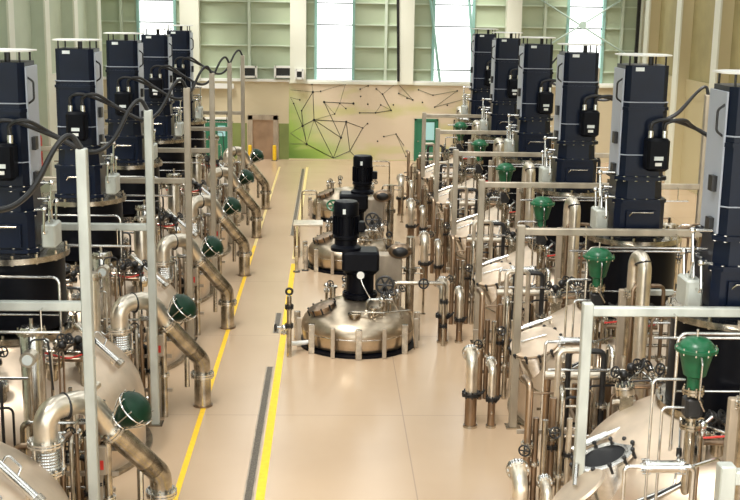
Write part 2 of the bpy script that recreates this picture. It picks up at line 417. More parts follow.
for k, (a, b, c, d) in enumerate(((241, 66, 256, 78), (275, 66, 292, 78), (296, 69, 303, 79))):
    x0, x1, z0, z1 = px_rect(a, b, c, d, YB - 0.32)
    v = empty('wall_vent', ((x0 + x1) / 2, YB - 0.10, z0)); hw = (x1 - x0) / 2; h = z1 - z0
    tag(v, ('dark louvred vent in white frame above the bronze door, left one', 'dark louvred vent in white frame above the mural corner, right one', 'small white framed vent at the foot of the wide pale column')[k], 'vent', 'vents on the ledge')
    fr = MB()
    for s in (-1, 1): fr.box((s * hw, 0, h / 2), (0.1, 0.4, h))
    for hh in (0.05, h - 0.05): fr.box((0, 0, hh), (2 * hw, 0.4, 0.1))
    fr.build('vent_frame', 'white', v); box('louver', (-hw, -0.05, 0.05), (hw, 0.1, h - 0.05), 'louver', v)
    if k == 2: v.location.y = YB - 0.52
struct(box('trim_ledge_low', (at(150, 86, YB).x, YB - 0.3, 3.66), (at(234, 86, YB).x, YB, 3.90), 'white'))
# mural
x0 = at(289, 80, YB).x; x1 = at(482, 80, YB).x
mu = box('mural', (x0, YB - 0.07, 0.02), (x1, YB - 0.03, LED - 0.12), 'mural')
tag(mu, 'wide painted wall mural of linked dots on a green to pink ground', 'mural')
MB().box(((x0 + x1) / 2, YB - 0.08, 0.03), (x1 - x0, 0.10, 0.06)).build('mural_skirting', 'sand', mu)
def mw(u, v): p = at(280 + u / 5.56, 70 + v / 5.56, YB - 0.06); return Vector((p.x, YB - 0.08, p.z))
N = dict(a=(132, 70), b=(178, 78), c=(183, 122), d=(226, 118), e=(110, 166), f=(76, 186), g=(120, 226), h=(245, 178), i=(332, 186), j=(408, 186), k=(364, 78),
         l=(490, 88), m=(446, 106), n=(535, 105), o=(570, 134), p=(448, 147), q=(488, 190), r=(560, 194), s=(618, 224), t=(630, 194), u=(531, 238), v=(443, 238),
         w=(304, 244), x=(366, 214), y=(189, 277), z=(125, 311), A=(368, 288), B=(460, 322), C=(486, 298), D=(339, 376), E=(148, 412), G=(388, 450), H=(296, 490), I=(432, 496),
         J=(542, 396), K=(577, 370), L=(645, 356), O=(690, 420), P=(58, 152), Q=(58, 265), R=(58, 410), S=(58, 110), T=(58, 352), U=(650, 70), V=(706, 156), W=(738, 166), X=(792, 180), Y=(860, 206), Z=(930, 196),
         aa=(985, 116), bb=(850, 140), cc=(770, 110), dd=(1070, 150), ee=(700, 480), ff=(660, 130))
N = {k: mw(*q) for k, q in N.items()}
THIN = mat('thin_line_paint', (0.14, 0.14, 0.09), 0.6)
for s_ in 'yA AB BG Gz yz yD DA AG yH HD GH GI zE EH hD hj jh yc cg gz fz uv us os LO AG EH'.split():
    if s_ in ('Gz',): continue
    MB().cyl(N[s_[0]], N[s_[1]], 0.015, n=5).build('network_line', 'dark', mu)
for s_ in 'ab bc cS cd ak dk ki iw ix gc Eg yE yw hw lm no oU os ru rs UW LK CB ve ER RE TE zT fP Pe'.split():
    if s_ in ('ve',): continue
    MB().cyl(N[s_[0]], N[s_[1]], 0.009, n=5).build('thin_network_line', THIN, mu)
for p_, q_ in (('U', 'W'), ('V', 'W'), ('Y', 'aa'), ('Y', 'dd'), ('ff', 'W'), ('cc', 'bb'), ('L', 'ee'), ('L', 'O'), ('bb', 'aa')): MB().cyl(N[p_], N[q_], 0.013, n=5).build('thin_network_line', THIN, mu)
for k, p in N.items():
    if k in 'PQRSTUGHIO': continue
    MB().cyl((p.x, YB - 0.10, p.z), (p.x, YB - 0.03, p.z), 0.062 if k in 'cyzADhjGE' else 0.042, n=10).build('network_dot', 'dark', mu)
# right wall door and left fire cabinet
dr = struct(empty('door_4', (XR - 0.1, 53.6, 0)))
box('door_leaf', (-0.04, -1.0, 0), (0.0, 1.0, 3.1), 'beige', dr); box('door_frame', (-0.06, -1.1, 3.1), (0.02, 1.1, 3.25), 'sand', dr)
fc = empty('fire_cabinet', (-11.7, 45.9, 1.0)); tag(fc, 'red fire cabinet on the left wall behind the reactors', 'cabinet')
MB().bbox((0, 0, 0.85), (0.36, 0.9, 1.7), 0.03).build('cabinet_body', 'red', fc); MB().box((0.19, 0, 0.85), (0.02, 0.8, 1.5)).build('cabinet_door', 'red', fc)
MB().cyl((0.22, 0.3, 0.7), (0.22, 0.3, 1.0), 0.02).build('handle', 'chrome', fc)

# ------------------------------------------------------------------ reactors
PROF = [(2.6, 0.02), (2.6, 0.8), (2.58, 1.05), (2.45, 1.38), (2.2, 1.68), (1.8, 1.98), (1.2, 2.27), (0.6, 2.44), (0.0, 2.5)]
def dome_z(r, kr=1.0, kz=1.0):
    r /= kr
    for (ra, za), (rb, zb) in zip(PROF[1:], PROF[2:]):
        if rb <= r <= ra: return kz * (za + (zb - za) * (ra - r) / max(ra - rb, 1e-6))
    return 0.0
def dome_n(x, y, kr=1.0, kz=1.0):
    r = math.hypot(x, y); e = 0.05; s = (dome_z(r + e, kr, kz) - dome_z(r - e, kr, kz)) / (2 * e)
    return Vector((-s * x / r, -s * y / r, 1)).normalized()

def make_reactor(name, kr, kz, nozzles, man):
    root = empty(name)
    d = MB()
    prof = [(r * kr, z * kz) for r, z in PROF]
    sm = []
    for (r0, z0), (r1, z1) in zip(prof, prof[1:]):
        sm += [(r0, z0)]
    sm.append(prof[-1]); sm = [sm[0]] + [(v.x, v.y) for v in spline([Vector((r, z, 0)) for r, z in sm[1:]], 3)]
    d.lathe((0, 0, 0), (0, 0, 1), sm, 64, close=False); d.build('dome', 'dome', root, 50)
    b = MB().lathe((0, 0, 0), (0, 0, 1), [(2.6 * kr, 0), (2.6 * kr + 0.12, 0), (2.6 * kr + 0.12, 0.06), (2.6 * kr, 0.06)], 56)
    b.build('base_ring', 'steel', root)
    w = MB().ring((0, 0, 0.85 * kz), (0, 0, 1), 2.6 * kr, 0.02, 56, 6); w.build('weld_seam', 'steel', root)
    t = MB().lathe((0, 0, 0), (0, 0, 1), [(0.95, dome_z(0.95 * 1) * kz * 0.98), (1.0, 2.3 * kz), (1.0, 2.42 * kz), (0.9, 2.42 * kz)], 32)
    for i in range(16):
        a = 2 * PI * i / 16; t.cyl((0.95 * math.cos(a), 0.95 * math.sin(a), 2.4 * kz), (0.95 * math.cos(a), 0.95 * math.sin(a), 2.48 * kz), 0.025, n=6)
    t.build('mounting_flange', 'steel', root)
    for (x, y, R, h) in nozzles:
        nn = dome_n(x, y, kr, kz); p = Vector((x, y, dome_z(math.hypot(x, y), kr, kz))); nn = (nn + Vector((0, 0, 2))).normalized()
        nz = MB().cyl(p - nn * 0.08, p + nn * h, R, n=14); nz.cyl(p + nn * (h - 0.09), p + nn * (h + 0.0), R * 1.55, n=18)
        nz.build('nozzle', 'steel', root)
        q = MB().cyl(p + nn * (h + 0.01), p + nn * (h + 0.05), R * 1.55, n=18)
        u, v, _ = frame_of(nn)
        for i in range(8):
            a = 2 * PI * i / 8; e = (u * math.cos(a) + v * math.sin(a)) * R * 1.32
            q.cyl(p + nn * (h - 0.12) + e, p + nn * (h + 0.09) + e, 0.016, n=6)
        q.build('nozzle_cover', 'chrome', root)
    for i in range(4):
        a = PI / 4 + PI / 2 * i + 0.3; r = 1.75 * kr; z = dome_z(r, kr, kz)
        lu = MB().box((r * math.cos(a), r * math.sin(a), z + 0.06), (0.2, 0.04, 0.3), rz=a); lu.build('lifting_lug', 'steel', root)
    if man:
        x, y, op = man; nn = Vector((-0.36, 0.04, 0.93) if op else (-0.32, -0.26, 0.91)).normalized(); p = Vector((x, y, dome_z(math.hypot(x, y), kr, kz))); u, v, _ = frame_of(nn)
        R = 0.38 if op else 0.42; h = 0.22
        neck = MB().lathe(p - nn * 0.4, nn, [(R, 0), (R, 0.4 + h), (R - 0.05, 0.4 + h), (R - 0.05, 0.02)], 28, close=False)
        neck.lathe(p + nn * (h - 0.05), nn, [(R, 0), (R + 0.08, 0), (R + 0.08, 0.05), (R - 0.05, 0.05)], 28, close=False)
        mh = neck.build('manway', 'chrome', root)
        if op:
            MB().cyl(p + nn * 0.195, p + nn * 0.205, R - 0.04, n=24).build('manway_dark_disc', 'black', mh)  # black disc stands in for the dark inside of the manway
        for i in range(12):
            cl = MB(); a = 2 * PI * i / 12; e = (u * math.cos(a) + v * math.sin(a)); c = p + e * (R + 0.09) + nn * (h - 0.02)
            cl.cyl(c - nn * 0.08, c + nn * 0.07, 0.022, n=6); cl.ball(c + nn * 0.06, 0.035, n=8); cl.build('clamp', 'dark', mh)
        if op:
            # lid swung back towards the aisle, hanging on its hinge
            ld = Vector((-0.60, 0.12, 0.78)).normalized(); lc = p + Vector((-0.58, -0.62, -0.02))
            MB().lathe(lc, ld, [(0.0, 0.0), (R * 0.6, 0.02), (R + 0.05, 0.0), (R + 0.07, -0.04), (R, -0.08), (R * 0.5, -0.13), (0, -0.15)], 28, close=False).build('manway_lid', 'dome', mh)
            hg = MB().tube([p + Vector((-0.45, -0.15, 0.1)), p + Vector((-0.52, -0.3, 0.22)), lc + ld * 0.04], 0.035, bend=0.1); hg.build('hinge', 'chrome', mh)
        else:
            MB().lathe(p + nn * (h + 0.01), nn, [(R + 0.07, 0), (R + 0.07, 0.04), (R * 0.85, 0.05), (R * 0.5, 0.09), (0, 0.11)], 28, close=False).build('manway_lid', 'dome', mh)
            MB().cyl(p + nn * (h + 0.13) - v * 0.25, p + nn * (h + 0.13) + v * 0.25, 0.02).build('lid_handle', 'chrome', mh)
        # spring hinge bar lying beside the lid
        tdir = Vector((1, 0.12, 0)); tdir = (tdir - nn * tdir.dot(nn)).normalized(); side = nn.cross(tdir).normalized()
        c = p + side * (R + 0.16) + nn * 0.27 + tdir * 0.12
        hb = MB().cyl(c - tdir * 0.40, c + tdir * 0.40, 0.04); hb.cyl(c - tdir * 0.18, c + tdir * 0.18, 0.06)
        for s in (-1, 1): hb.cyl(c + tdir * 0.36 * s, c + tdir * 0.36 * s - nn * 0.3, 0.03)
        hb.build('hinge_bar', 'chrome', mh)
    return root

LX, LY = -5.52, [14.2 + 5.73 * k for k in range(6)]
RX, RY = 5.92, [16.15 + 5.73 * k for k in range(6)]
KL, KR = (0.84, 0.97), (0.83, 0.96)
noz_l = [(0.9, -1.35, 0.11, 0.30), (1.35, -1.0, 0.11, 0.25), (-1.0, -1.5, 0.12, 0.32), (-1.6, 0.4, 0.13, 0.3), (0.2, -1.85, 0.08, 0.25)]
noz_r = [(-0.5, -1.25, 0.10, 0.30), (-1.25, 0.75, 0.10, 0.30), (1.0, -1.2, 0.12, 0.3), (1.4, 0.3, 0.12, 0.3), (0.3, 1.4, 0.1, 0.3), (-0.15, -1.62, 0.07, 0.28)]
place(make_reactor('reactor_vessel', *KL, noz_l, None), [(LX, y) for y in LY],
      lambda i: ('nearest domed steel reactor of the left row, at the lower left corner', 'second domed steel reactor from the front in the left row', 'third domed steel reactor from the front in the left row', 'fourth domed steel reactor from the front in the left row', 'fifth domed steel reactor from the front in the left row', 'farthest domed steel reactor of the left row')[i], 'left row of reactors', 'reactor')
pr = make_reactor('reactor_vessel', *KR, noz_r, (-1.85, -0.6, True)); pr.location = (RX, RY[0], 0)
tag(pr, 'nearest domed steel reactor of the right row, its round manway open', 'reactor', 'right row of reactors')
place(make_reactor('reactor_vessel', *KR, noz_r, (-1.85, -0.6, False)), [(RX, y) for y in RY[1:]],
      lambda i: 'closed domed steel reactor of the right row, ' + ('just behind the open one', 'third from the front', 'fourth from the front', 'fifth from the front', 'farthest one')[i], 'right row of reactors', 'reactor')

# ------------------------------------------------------------------ agitator drives (tall navy towers)
def oct_(w, d, c): x, y = w / 2, d / 2; return [(-x + c, -y), (x - c, -y), (x, -y + c), (x, y - c), (x - c, y), (-x + c, y), (-x, y - c), (-x, -y + c)]
def bolts(mb, w, d, z, n=5, r=0.028, h=0.05):
    for i in range(n):
        t = -0.5 + (i + 0.5) / n
        for p in ((t * w, -d / 2), (t * w, d / 2), (-w / 2, t * d), (w / 2, t * d)): mb.cyl((p[0], p[1], z - h), (p[0], p[1], z + h), r, n=6)
def make_drive(z0, side):
    """side: +1 the inward face is to the right (left row), -1 mirrored"""
    root = empty('agitator_drive')
    ln = MB().lathe((0, 0, 0), (0, 0, 1), [(0.86, z0), (0.86, 3.62)], 32); ln.build('lantern', 'black', root)
    fl = MB().lathe((0, 0, 0), (0, 0, 1), [(0.86, 3.62), (0.95, 3.62), (0.95, 3.72), (0.5, 3.74)], 32)
    for i in range(14):
        a = 2 * PI * i / 14; fl.cyl((0.9 * math.cos(a), 0.9 * math.sin(a), 3.6), (0.9 * math.cos(a), 0.9 * math.sin(a), 3.78), 0.028, n=6)
    fl.build('lantern_flange', 'steel', root)
    gb = MB().prism(oct_(0.96, 1.0, 0.10), 3.73, 4.40, 1.0)
    gb.box((0, -0.53, 4.05), (0.55, 0.06, 0.4)); g = gb.build('gearbox', 'navy', root)
    hd = MB().tube([(-0.22, -0.55, 4.15), (-0.18, -0.60, 4.22), (0.22, -0.60, 4.22)], 0.016, bend=0.03); hd.build('gearbox_handle', 'steel', g)
    for z, wv in ((3.78, 1.08), (4.42, 1.04), (4.85, 1.0)):
        p = MB().prism(oct_(wv, wv, 0.16), z - 0.035, z + 0.035); bolts(p.use(1), wv - 0.1, wv - 0.1, z, 4); p.build('flange_plate', ('navy', 'chrome'), root)
    MB().prism(oct_(0.90, 0.92, 0.18), 4.45, 4.83, 0.96).build('gearbox_head', 'navy', root)
    ca = MB().prism(oct_(0.85, 0.88, 0.10), 4.88, 6.28)
    ca.prism(oct_(0.89, 0.92, 0.10), 6.14, 6.20)
    c = ca.build('motor_casing', 'navy', root)
    MB().prism(oct_(0.82, 0.85, 0.10), 6.30, 6.97).build('fan_cowl', 'navy', root)
    for z in (6.29, 5.30): MB().prism(oct_(0.88, 0.91, 0.10), z - 0.008, z + 0.008).build('seam_band', 'sheen_and_seam', root)
    cp = MB().prism(oct_(0.98, 0.98, 0.26), 7.14, 7.165); cp.build('rain_cap', 'white', root)
    for x in (-0.34, 0.34):
        for y in (-0.34, 0.34): MB().cyl((x, y, 6.95), (x, y, 7.15), 0.018, n=6).build('cap_strut', 'dark', root)
    MB().cyl((0.1, -0.2, 6.95), (0.1, -0.2, 7.15), 0.05, n=8).build('cap_hub', 'dark', root)
    MB().box((-0.16, -0.43, 6.90), (0.16, 0.02, 0.07)).build('name_plate', 'label', root)
    MB().bbox((side * 0.435, 0.0, 5.9), (0.03, 0.74, 2.0), 0.008).build('side_sheen_sheet', 'sheen_and_seam', root)  # pale sheet added to carry the bright reflection of the inward face
    # terminal box with two cable glands
    bx = 0.06 if side > 0 else 0.20
    tb = MB().bbox((bx, -0.60, 5.34), (0.42, 0.36, 0.62), 0.05).build('terminal_box', 'black', root)
    MB().box((bx, -0.79, 5.28), (0.17, 0.015, 0.07)).build('box_label', 'label', tb); MB().box((bx, -0.79, 5.17), (0.12, 0.015, 0.06)).build('box_label', 'white', tb)
    for s in (-1, 1):
        MB().cyl((bx + s * 0.13, -0.60, 5.64), (bx + s * 0.13, -0.60, 5.78), 0.055, n=10).build('cable_gland', 'chrome', tb)
    # small fittings on the inward side
    sp = MB().tube([(side * 0.40, -0.3, 6.75), (side * 0.54, -0.3, 6.65), (side * 0.54, -0.3, 6.35), (side * 0.40, -0.3, 6.25)], 0.018, bend=0.08); sp.build('sensor_cable', 'dark', root)
    for z in (5.6, 5.0): MB().box((side * 0.47, -0.15, z), (0.10, 0.18, 0.22)).build('side_sensor', 'dark', root)
    jk = MB().bbox((-side * 0.0 + side * 0.70, -0.15, 4.02), (0.24, 0.5, 0.42), 0.03); jk.build('oil_pump', 'grey', root)
    tt = MB()
    for i, (dy, dz) in enumerate(((-0.45, 4.5), (-0.2, 4.65), (0.1, 4.55), (-0.35, 4.95))):
        tt.tube([(side * 0.5, dy, dz), (side * (0.66 + 0.04 * i), dy, dz), (side * (0.66 + 0.04 * i), dy - 0.1, dz - 0.45), (side * 0.72, -0.15, 4.2)], 0.022, bend=0.06, n=7)
        tt.ball((side * (0.66 + 0.04 * i), dy, dz), 0.05, n=8)
    tt.build('oil_tube', 'chrome', root)
    return root
place(make_drive(2.40, 1), [(LX, y) for y in LY], lambda i: 'tall navy agitator drive tower on the %s reactor of the left row' % ORD[i], 'left row of drive towers', 'motor')
place(make_drive(2.32, -1), [(RX, y) for y in RY], lambda i: 'tall navy agitator drive tower on the %s reactor of the right row' % ORD[i], 'right row of drive towers', 'motor')

# ------------------------------------------------------------------ gantry frames
def make_frame(xi, xo, hi, ho, zb, m):
    root = empty('pipe_gantry')
    for x, h in ((xi, hi), (xo, ho)):
        p = MB().bbox((x, 0, h / 2), (0.145, 0.145, h), 0.012).build('post', m, root)
        MB().box((x, 0, 0.012), (0.28, 0.28, 0.024)).build('foot_plate', 'steel', p)
    MB().bbox(((xi + xo) / 2, 0, zb), (abs(xi - xo), 0.12, 0.13), 0.012).build('beam', m, root)
    MB().cyl((min(xi, xo) + 0.9, -0.17, zb - 0.33), (max(xi, xo) - 0.35, -0.17, zb - 0.33), 0.022, n=8).build('cable_rod', 'chrome', root)
    for k in range(3):
        x = min(xi, xo) + 1.2 + k * (abs(xi - xo) - 1.8) / 2; MB().tube([(x, -0.17, zb - 0.35), (x, -0.17, zb - 0.02), (x, -0.05, zb - 0.02)], 0.014, 6).build('hanger', 'chrome', root)
    return root
FY_L = [15.45 + 5.73 * k for k in range(6)]; FY_R = [9.62 + 5.73 * k for k in range(7)]
LG = lambda i: 'tall grey steel pipe gantry between the left reactors, %s from the front' % ('first', 'second', 'third', 'fourth', 'fifth', 'last')[i]
RG = lambda i: 'grey steel pipe gantry between the right reactors, %s from the front' % ('first', 'second', 'third', 'fourth', 'fifth', 'sixth', 'last')[i]
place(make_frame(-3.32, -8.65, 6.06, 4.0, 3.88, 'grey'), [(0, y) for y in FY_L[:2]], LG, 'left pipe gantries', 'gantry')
place(make_frame(-3.32, -8.65, 6.06, 4.0, 3.88, 'post_floor_tint'), [(0, y) for y in FY_L[2:]], lambda i: LG(i + 2).replace('grey', 'tan'), 'left pipe gantries', 'gantry')
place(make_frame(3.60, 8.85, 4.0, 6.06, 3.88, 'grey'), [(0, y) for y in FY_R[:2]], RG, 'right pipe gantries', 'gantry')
place(make_frame(3.60, 8.85, 4.0, 6.06, 3.88, 'post_floor_tint'), [(0, y) for y in FY_R[2:]], lambda i: RG(i + 2).replace('grey', 'tan'), 'right pipe gantries', 'gantry')

# ------------------------------------------------------------------ motor cables
def make_cable(side):
    root = empty('motor_cable')
    for s in (-1, 1):
        bx = (0.06 if side > 0 else 0.20) + s * 0.13
        if side > 0:
            P = [(bx, -0.60, 5.74), (bx + 0.02, -0.62, 5.95), (bx + 0.3, -0.62, 6.02), (0.85, -0.2 + s * 0.05, 5.72), (1.35, 0.1 + s * 0.06, 5.42), (1.65, 0.6 + s * 0.05, 5.55), (1.92, 0.95, 6.10), (2.08, 1.15, 6.24), (2.20, 1.25 + s * 0.03, 6.04)]
        else:
            P = [(bx, -0.60, 5.74), (bx + 0.03, -0.62, 5.93), (bx + 0.35, -0.62, 5.98), (1.0, -0.35, 5.80), (1.7, -0.5 + s * 0.05, 5.45), (2.2, -0.65 + s * 0.05, 5.55), (2.65, -0.78, 6.1), (2.85, -0.8, 6.24), (2.93, -0.8 + s * 0.03, 6.04)]
        MB().tube(spline(P, 7), 0.036, 8).build('cable_strand', 'rubber', root)
    return root
place(make_cable(1), [(LX, y) for y in LY], lambda i: 'pair of sagging black cables from the %s left drive tower to its post' % ORD[i], 'cables of the left towers', 'cable')
place(make_cable(-1), [(RX, y) for y in RY], lambda i: 'pair of sagging black cables from the %s right drive tower to its post' % ORD[i], 'cables of the right towers', 'cable')

# ------------------------------------------------------------------ left outlet pipes with green valve
def make_outlet():
    root = empty('outlet_pipe'); r = 0.168
    A = Vector((1.75, 1.10, 1.35)); z0 = dome_z(math.hypot(A.x, A.y), *KL) - 0.05
    ri = MB().cyl((A.x, A.y, z0), (A.x, A.y, 1.95), r, n=18).build('riser', 'cream', root)
    bl = MB()
    for i in range(7): bl.ring((A.x, A.y, 1.60 + i * 0.045), (0, 0, 1), r + 0.01, 0.024, 20, 6)
    bl.build('bellows', 'chrome', ri)
    fl = MB().flange((A.x, A.y, 1.53), (0, 0, 1), r + 0.09, 0.03).flange((A.x, A.y, 1.95), (0, 0, 1), r + 0.09, 0.03)
    for i in range(3):
        a = 2 * PI * i / 3; fl.cyl((A.x + 0.23 * math.cos(a), A.y + 0.23 * math.sin(a), 1.5), (A.x + 0.23 * math.cos(a), A.y + 0.23 * math.sin(a), 1.98), 0.016, n=6)
    fl.build('bellows_flange', 'chrome', ri)
    J = Vector((2.52, 1.78, 1.88)); K = Vector((3.08, 2.25, 1.06)); 
    ar = MB().tube([(A.x, A.y, 1.95), (A.x, A.y, 2.42), (2.25, 1.55, 2.42), J], r, 18, 0.42, 8); ar.build('arch', 'cream', root)
    MB().ring((1.98, 1.33, 2.40), (0.6, 0.5, 0.0), r + 0.012, 0.022, 20, 6).build('pipe_clamp', 'dark', root)
    dj = (K - J).normalized()
    MB().flange(J, dj, r + 0.06, 0.04).build('valve_flange', 'chrome', root)
    sl = MB().cyl(J + dj * 0.04, K, r, n=18); sl.build('slanted_pipe', 'steel', root)
    lg = MB().tube([K - dj * 0.25, K + dj * 0.12, (3.15, 2.32, 0.75), (3.15, 2.32, 0.0)], r, 18, 0.3, 6); lg.build('floor_leg', 'steel', root)
    MB().flange((3.15, 2.32, 0.66), (0, 0, 1), r + 0.07, 0.035, 10).build('leg_clamp', 'chrome', root)
    MB().cyl((3.15, 2.32, 0.0), (3.15, 2.32, 0.03), r + 0.03, n=18).build('floor_collar', 'bronze', root)
    sb = MB().bbox((J.x - 0.16, J.y - 0.12, 1.48), (0.26, 0.22, 0.44), 0.015); sb.box((J.x - 0.16, J.y - 0.12, 0.63), (0.11, 0.11, 1.26)); sb.build('support_bracket', 'tan', root)
    MB().box((J.x - 0.10, J.y - 0.236, 1.42), (0.05, 0.012, 0.14)).build('red_tag', 'red', root)
    # green actuator head tilted out over the pipe
    d = Vector((0.72, -0.15, 0.68)).normalized(); c = J + d * 0.18
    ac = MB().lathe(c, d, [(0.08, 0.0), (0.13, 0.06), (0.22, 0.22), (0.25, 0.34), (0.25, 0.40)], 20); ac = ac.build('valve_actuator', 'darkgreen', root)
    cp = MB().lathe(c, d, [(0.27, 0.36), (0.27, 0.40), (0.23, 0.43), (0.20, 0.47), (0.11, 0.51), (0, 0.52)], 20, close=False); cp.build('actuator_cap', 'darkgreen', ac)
    u, v, _ = frame_of(d); cg = MB().ring(c + d * 0.34, d, 0.285, 0.014, 22, 6).ring(c + d * 0.05, d, 0.16, 0.014, 18, 6)
    for i in range(8):
        a = 2 * PI * i / 8; e = u * math.cos(a) + v * math.sin(a); cg.tube([c + d * 0.02 + e * 0.15, c + d * 0.22 + e * 0.26, c + d * 0.42 + e * 0.29], 0.010, 5)
    cg.build('guard_cage', 'chrome', ac)
    yk = MB().cyl(c - d * 0.2, c + d * 0.05, 0.05)
    u, v, _ = frame_of(d)
    for s in (-1, 1): yk.cyl(J + u * 0.1 * s, c + u * 0.1 * s + d * 0.1, 0.022)
    yk.tube([c + u * 0.1 + d * 0.1, c + u * 0.3 + d * 0.15, c + u * 0.3 + d * 0.45, c + u * 0.2 + d * 0.5], 0.014, 6, 0.06)
    yk.build('valve_yoke', 'chrome', root)
    return root
place(make_outlet(), [(LX - 0.16, y) for y in LY], lambda i: ('nearest thick arched outlet pipe with green valve on the left', 'second thick arched outlet pipe with green valve from the front', 'third thick arched outlet pipe with green valve from the front', 'fourth thick arched outlet pipe with green valve from the front', 'fifth thick arched outlet pipe with green valve from the front', 'farthest thick arched outlet pipe with green valve, near the bronze door')[i], 'arched outlet pipes of the left row', 'pipe')

# ------------------------------------------------------------------ right: floor outlets
def make_floor_outlet(r, h, twin):
    root = empty('floor_outlet')
    b = MB().cyl((0, 0, 0), (0, 0, h * 0.52), r, n=16).build('lower_pipe', 'bronze', root)
    MB().cyl((0, 0, 0), (0, 0, 0.05), r + 0.025, n=16).build('floor_collar', 'steel', b)
    MB().flange((0, 0, h * 0.52), (0, 0, 1), r * 1.6, 0.03).build('joint_flange', 'dark', root)
    MB().cyl((r * 1.5, 0.02, h * 0.49), (r * 2.3, 0.02, h * 0.58), 0.025).build('clamp_bolt', 'dark', root)
    if twin: MB().ring((0, -0.0, h * 0.28), (1, 0, 0), r * 0.9, 0.018, 18, 6).build('lock_ring', 'chrome', root)
    MB().tube([(0, 0, h * 0.52), (0, 0, h + 0.04), (0, 0.30, h + 0.12)], r, 16, r * 1.7, 7).build('elbow', 'cream', root)
    d = Vector((0, 0.95, 0.25)).normalized(); MB().flange(Vector((0, 0.27, h + 0.115)), d, r * 1.5, 0.03, 10).build('end_flange', 'chrome', root)
    return root
place(make_floor_outlet(0.115, 1.30, False), [(2.77, y) for y in FY_R[1:]], lambda i: 'thicker flanged elbow pipe rising from floor before the right row, %s' % ORD[i], 'thick floor outlets of the right row', 'pipe')
place(make_floor_outlet(0.075, 1.12, True), [(3.17, y - 0.02) for y in FY_R[1:]], lambda i: 'thinner flanged elbow pipe beside a thick one before the right row, %s' % ORD[i], 'thin floor outlets of the right row', 'pipe')

# ------------------------------------------------------------------ right: hooked vent pipes, green valves, stands, rails
def make_hook():
    root = empty('vent_pipe'); r = 0.118
    MB().tube([(0, 0, 0), (0, 0, 3.80), (-0.06, 0.42, 3.80), (-0.06, 0.42, 3.1)], r, 18, 0.21, 9).build('hooked_pipe', 'cream', root)
    MB().cyl((-0.06, 0.42, 0.0), (-0.06, 0.42, 3.1), r, n=16).build('rear_leg', 'steel', root)
    MB().ring((-0.02, 0.06, 3.72), (-0.1, 0.4, 0.8), r + 0.01, 0.018, 18, 6).build('weld_collar', 'dark', root)
    for z in (3.1,): MB().flange((-0.06, 0.42, z), (0, 0, 1), r + 0.06, 0.035).build('rear_flange', 'chrome', root)
    for z in (0.35, 1.9): MB().ring((0, 0, z), (0, 0, 1), r + 0.01, 0.02, 18, 6).build('weld_collar', 'steel', root)
    MB().ball((0.0, -r, 1.95), 0.05, n=10).build('plug', 'cream', root)
    return root
place(make_hook(), [(5.42, y + 2.92) for y in [RY[0] - 5.73] + RY], lambda i: 'tall cream hooked vent pipe in the right row, %s from the front' % ('first', 'second', 'third', 'fourth', 'fifth', 'sixth', 'last')[i], 'hooked vent pipes of the right row', 'pipe')
def make_green_valve():
    root = empty('control_valve')
    z = dome_z(1.95, *KR)
    MB().cyl((0, 0, z - 0.20), (0, 0, 2.85), 0.075, n=14).build('valve_stem', 'steel', root)
    bd = MB().bbox((0, 0, 2.62), (0.24, 0.24, 0.30), 0.04).build('valve_body', 'dark', root)
    for zz in (2.35, 2.85): MB().flange((0, 0, zz), (0, 0, 1), 0.15, 0.03).build('flange', 'steel', root)
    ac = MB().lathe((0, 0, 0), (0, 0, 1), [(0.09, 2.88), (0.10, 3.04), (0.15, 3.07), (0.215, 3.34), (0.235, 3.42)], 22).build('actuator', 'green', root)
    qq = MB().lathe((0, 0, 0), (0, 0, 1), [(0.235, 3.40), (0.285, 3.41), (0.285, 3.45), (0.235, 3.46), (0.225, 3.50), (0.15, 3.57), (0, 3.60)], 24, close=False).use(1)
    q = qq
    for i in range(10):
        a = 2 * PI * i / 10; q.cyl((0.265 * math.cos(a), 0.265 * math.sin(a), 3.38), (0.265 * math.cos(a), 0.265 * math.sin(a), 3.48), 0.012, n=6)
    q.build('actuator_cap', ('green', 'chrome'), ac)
    MB().cyl((0, 0, 3.58), (0, 0, 3.70), 0.016).build('vent_plug', 'chrome', ac)
    MB().tube([(0.0, -0.23, 3.38), (0.0, -0.28, 3.30), (0.0, -0.26, 2.8), (0.12, -0.14, 2.6)], 0.014, 6, 0.06).build('air_tube', 'chrome', root)
    MB().tube([(-0.12, 0, 3.0), (-0.55, 0, 3.0), (-0.55, 0, z - 0.35)], 0.02, 7, 0.06).build('side_tube', 'chrome', root)
    MB().tube([(-0.12, -0.05, 2.62), (-0.42, -0.05, 2.62), (-0.42, -0.05, z - 0.25)], 0.02, 7, 0.06).build('side_tube', 'chrome', root)
    return root
place(make_green_valve(), [(RX - 1.0, y - 1.55, 0.14) for y in RY], lambda i: 'green mushroom topped control valve upright on the %s right reactor' % ORD[i], 'green control valves of the right row', 'valve')
def make_stand():
    root = empty('support_stand'); z = 0.0
    MB().bbox((0, 0, (3.15 + z) / 2), (0.13, 0.13, 3.15 - z), 0.012).build('post', 'tan', root)
    MB().bbox((0.45, 0, 3.1), (0.9, 0.10, 0.10), 0.012).build('arm', 'grey', root)
    MB().bbox((0.9, 0, (3.1 + z) / 2), (0.10, 0.10, 3.1 - z), 0.012).build('post', 'tan', root)
    for k in range(5): MB().cyl((0.06, 0, 1.9 + k * 0.22), (0.86, 0, 1.9 + k * 0.22), 0.03, n=8).build('rung', 'steel', root)
    return root

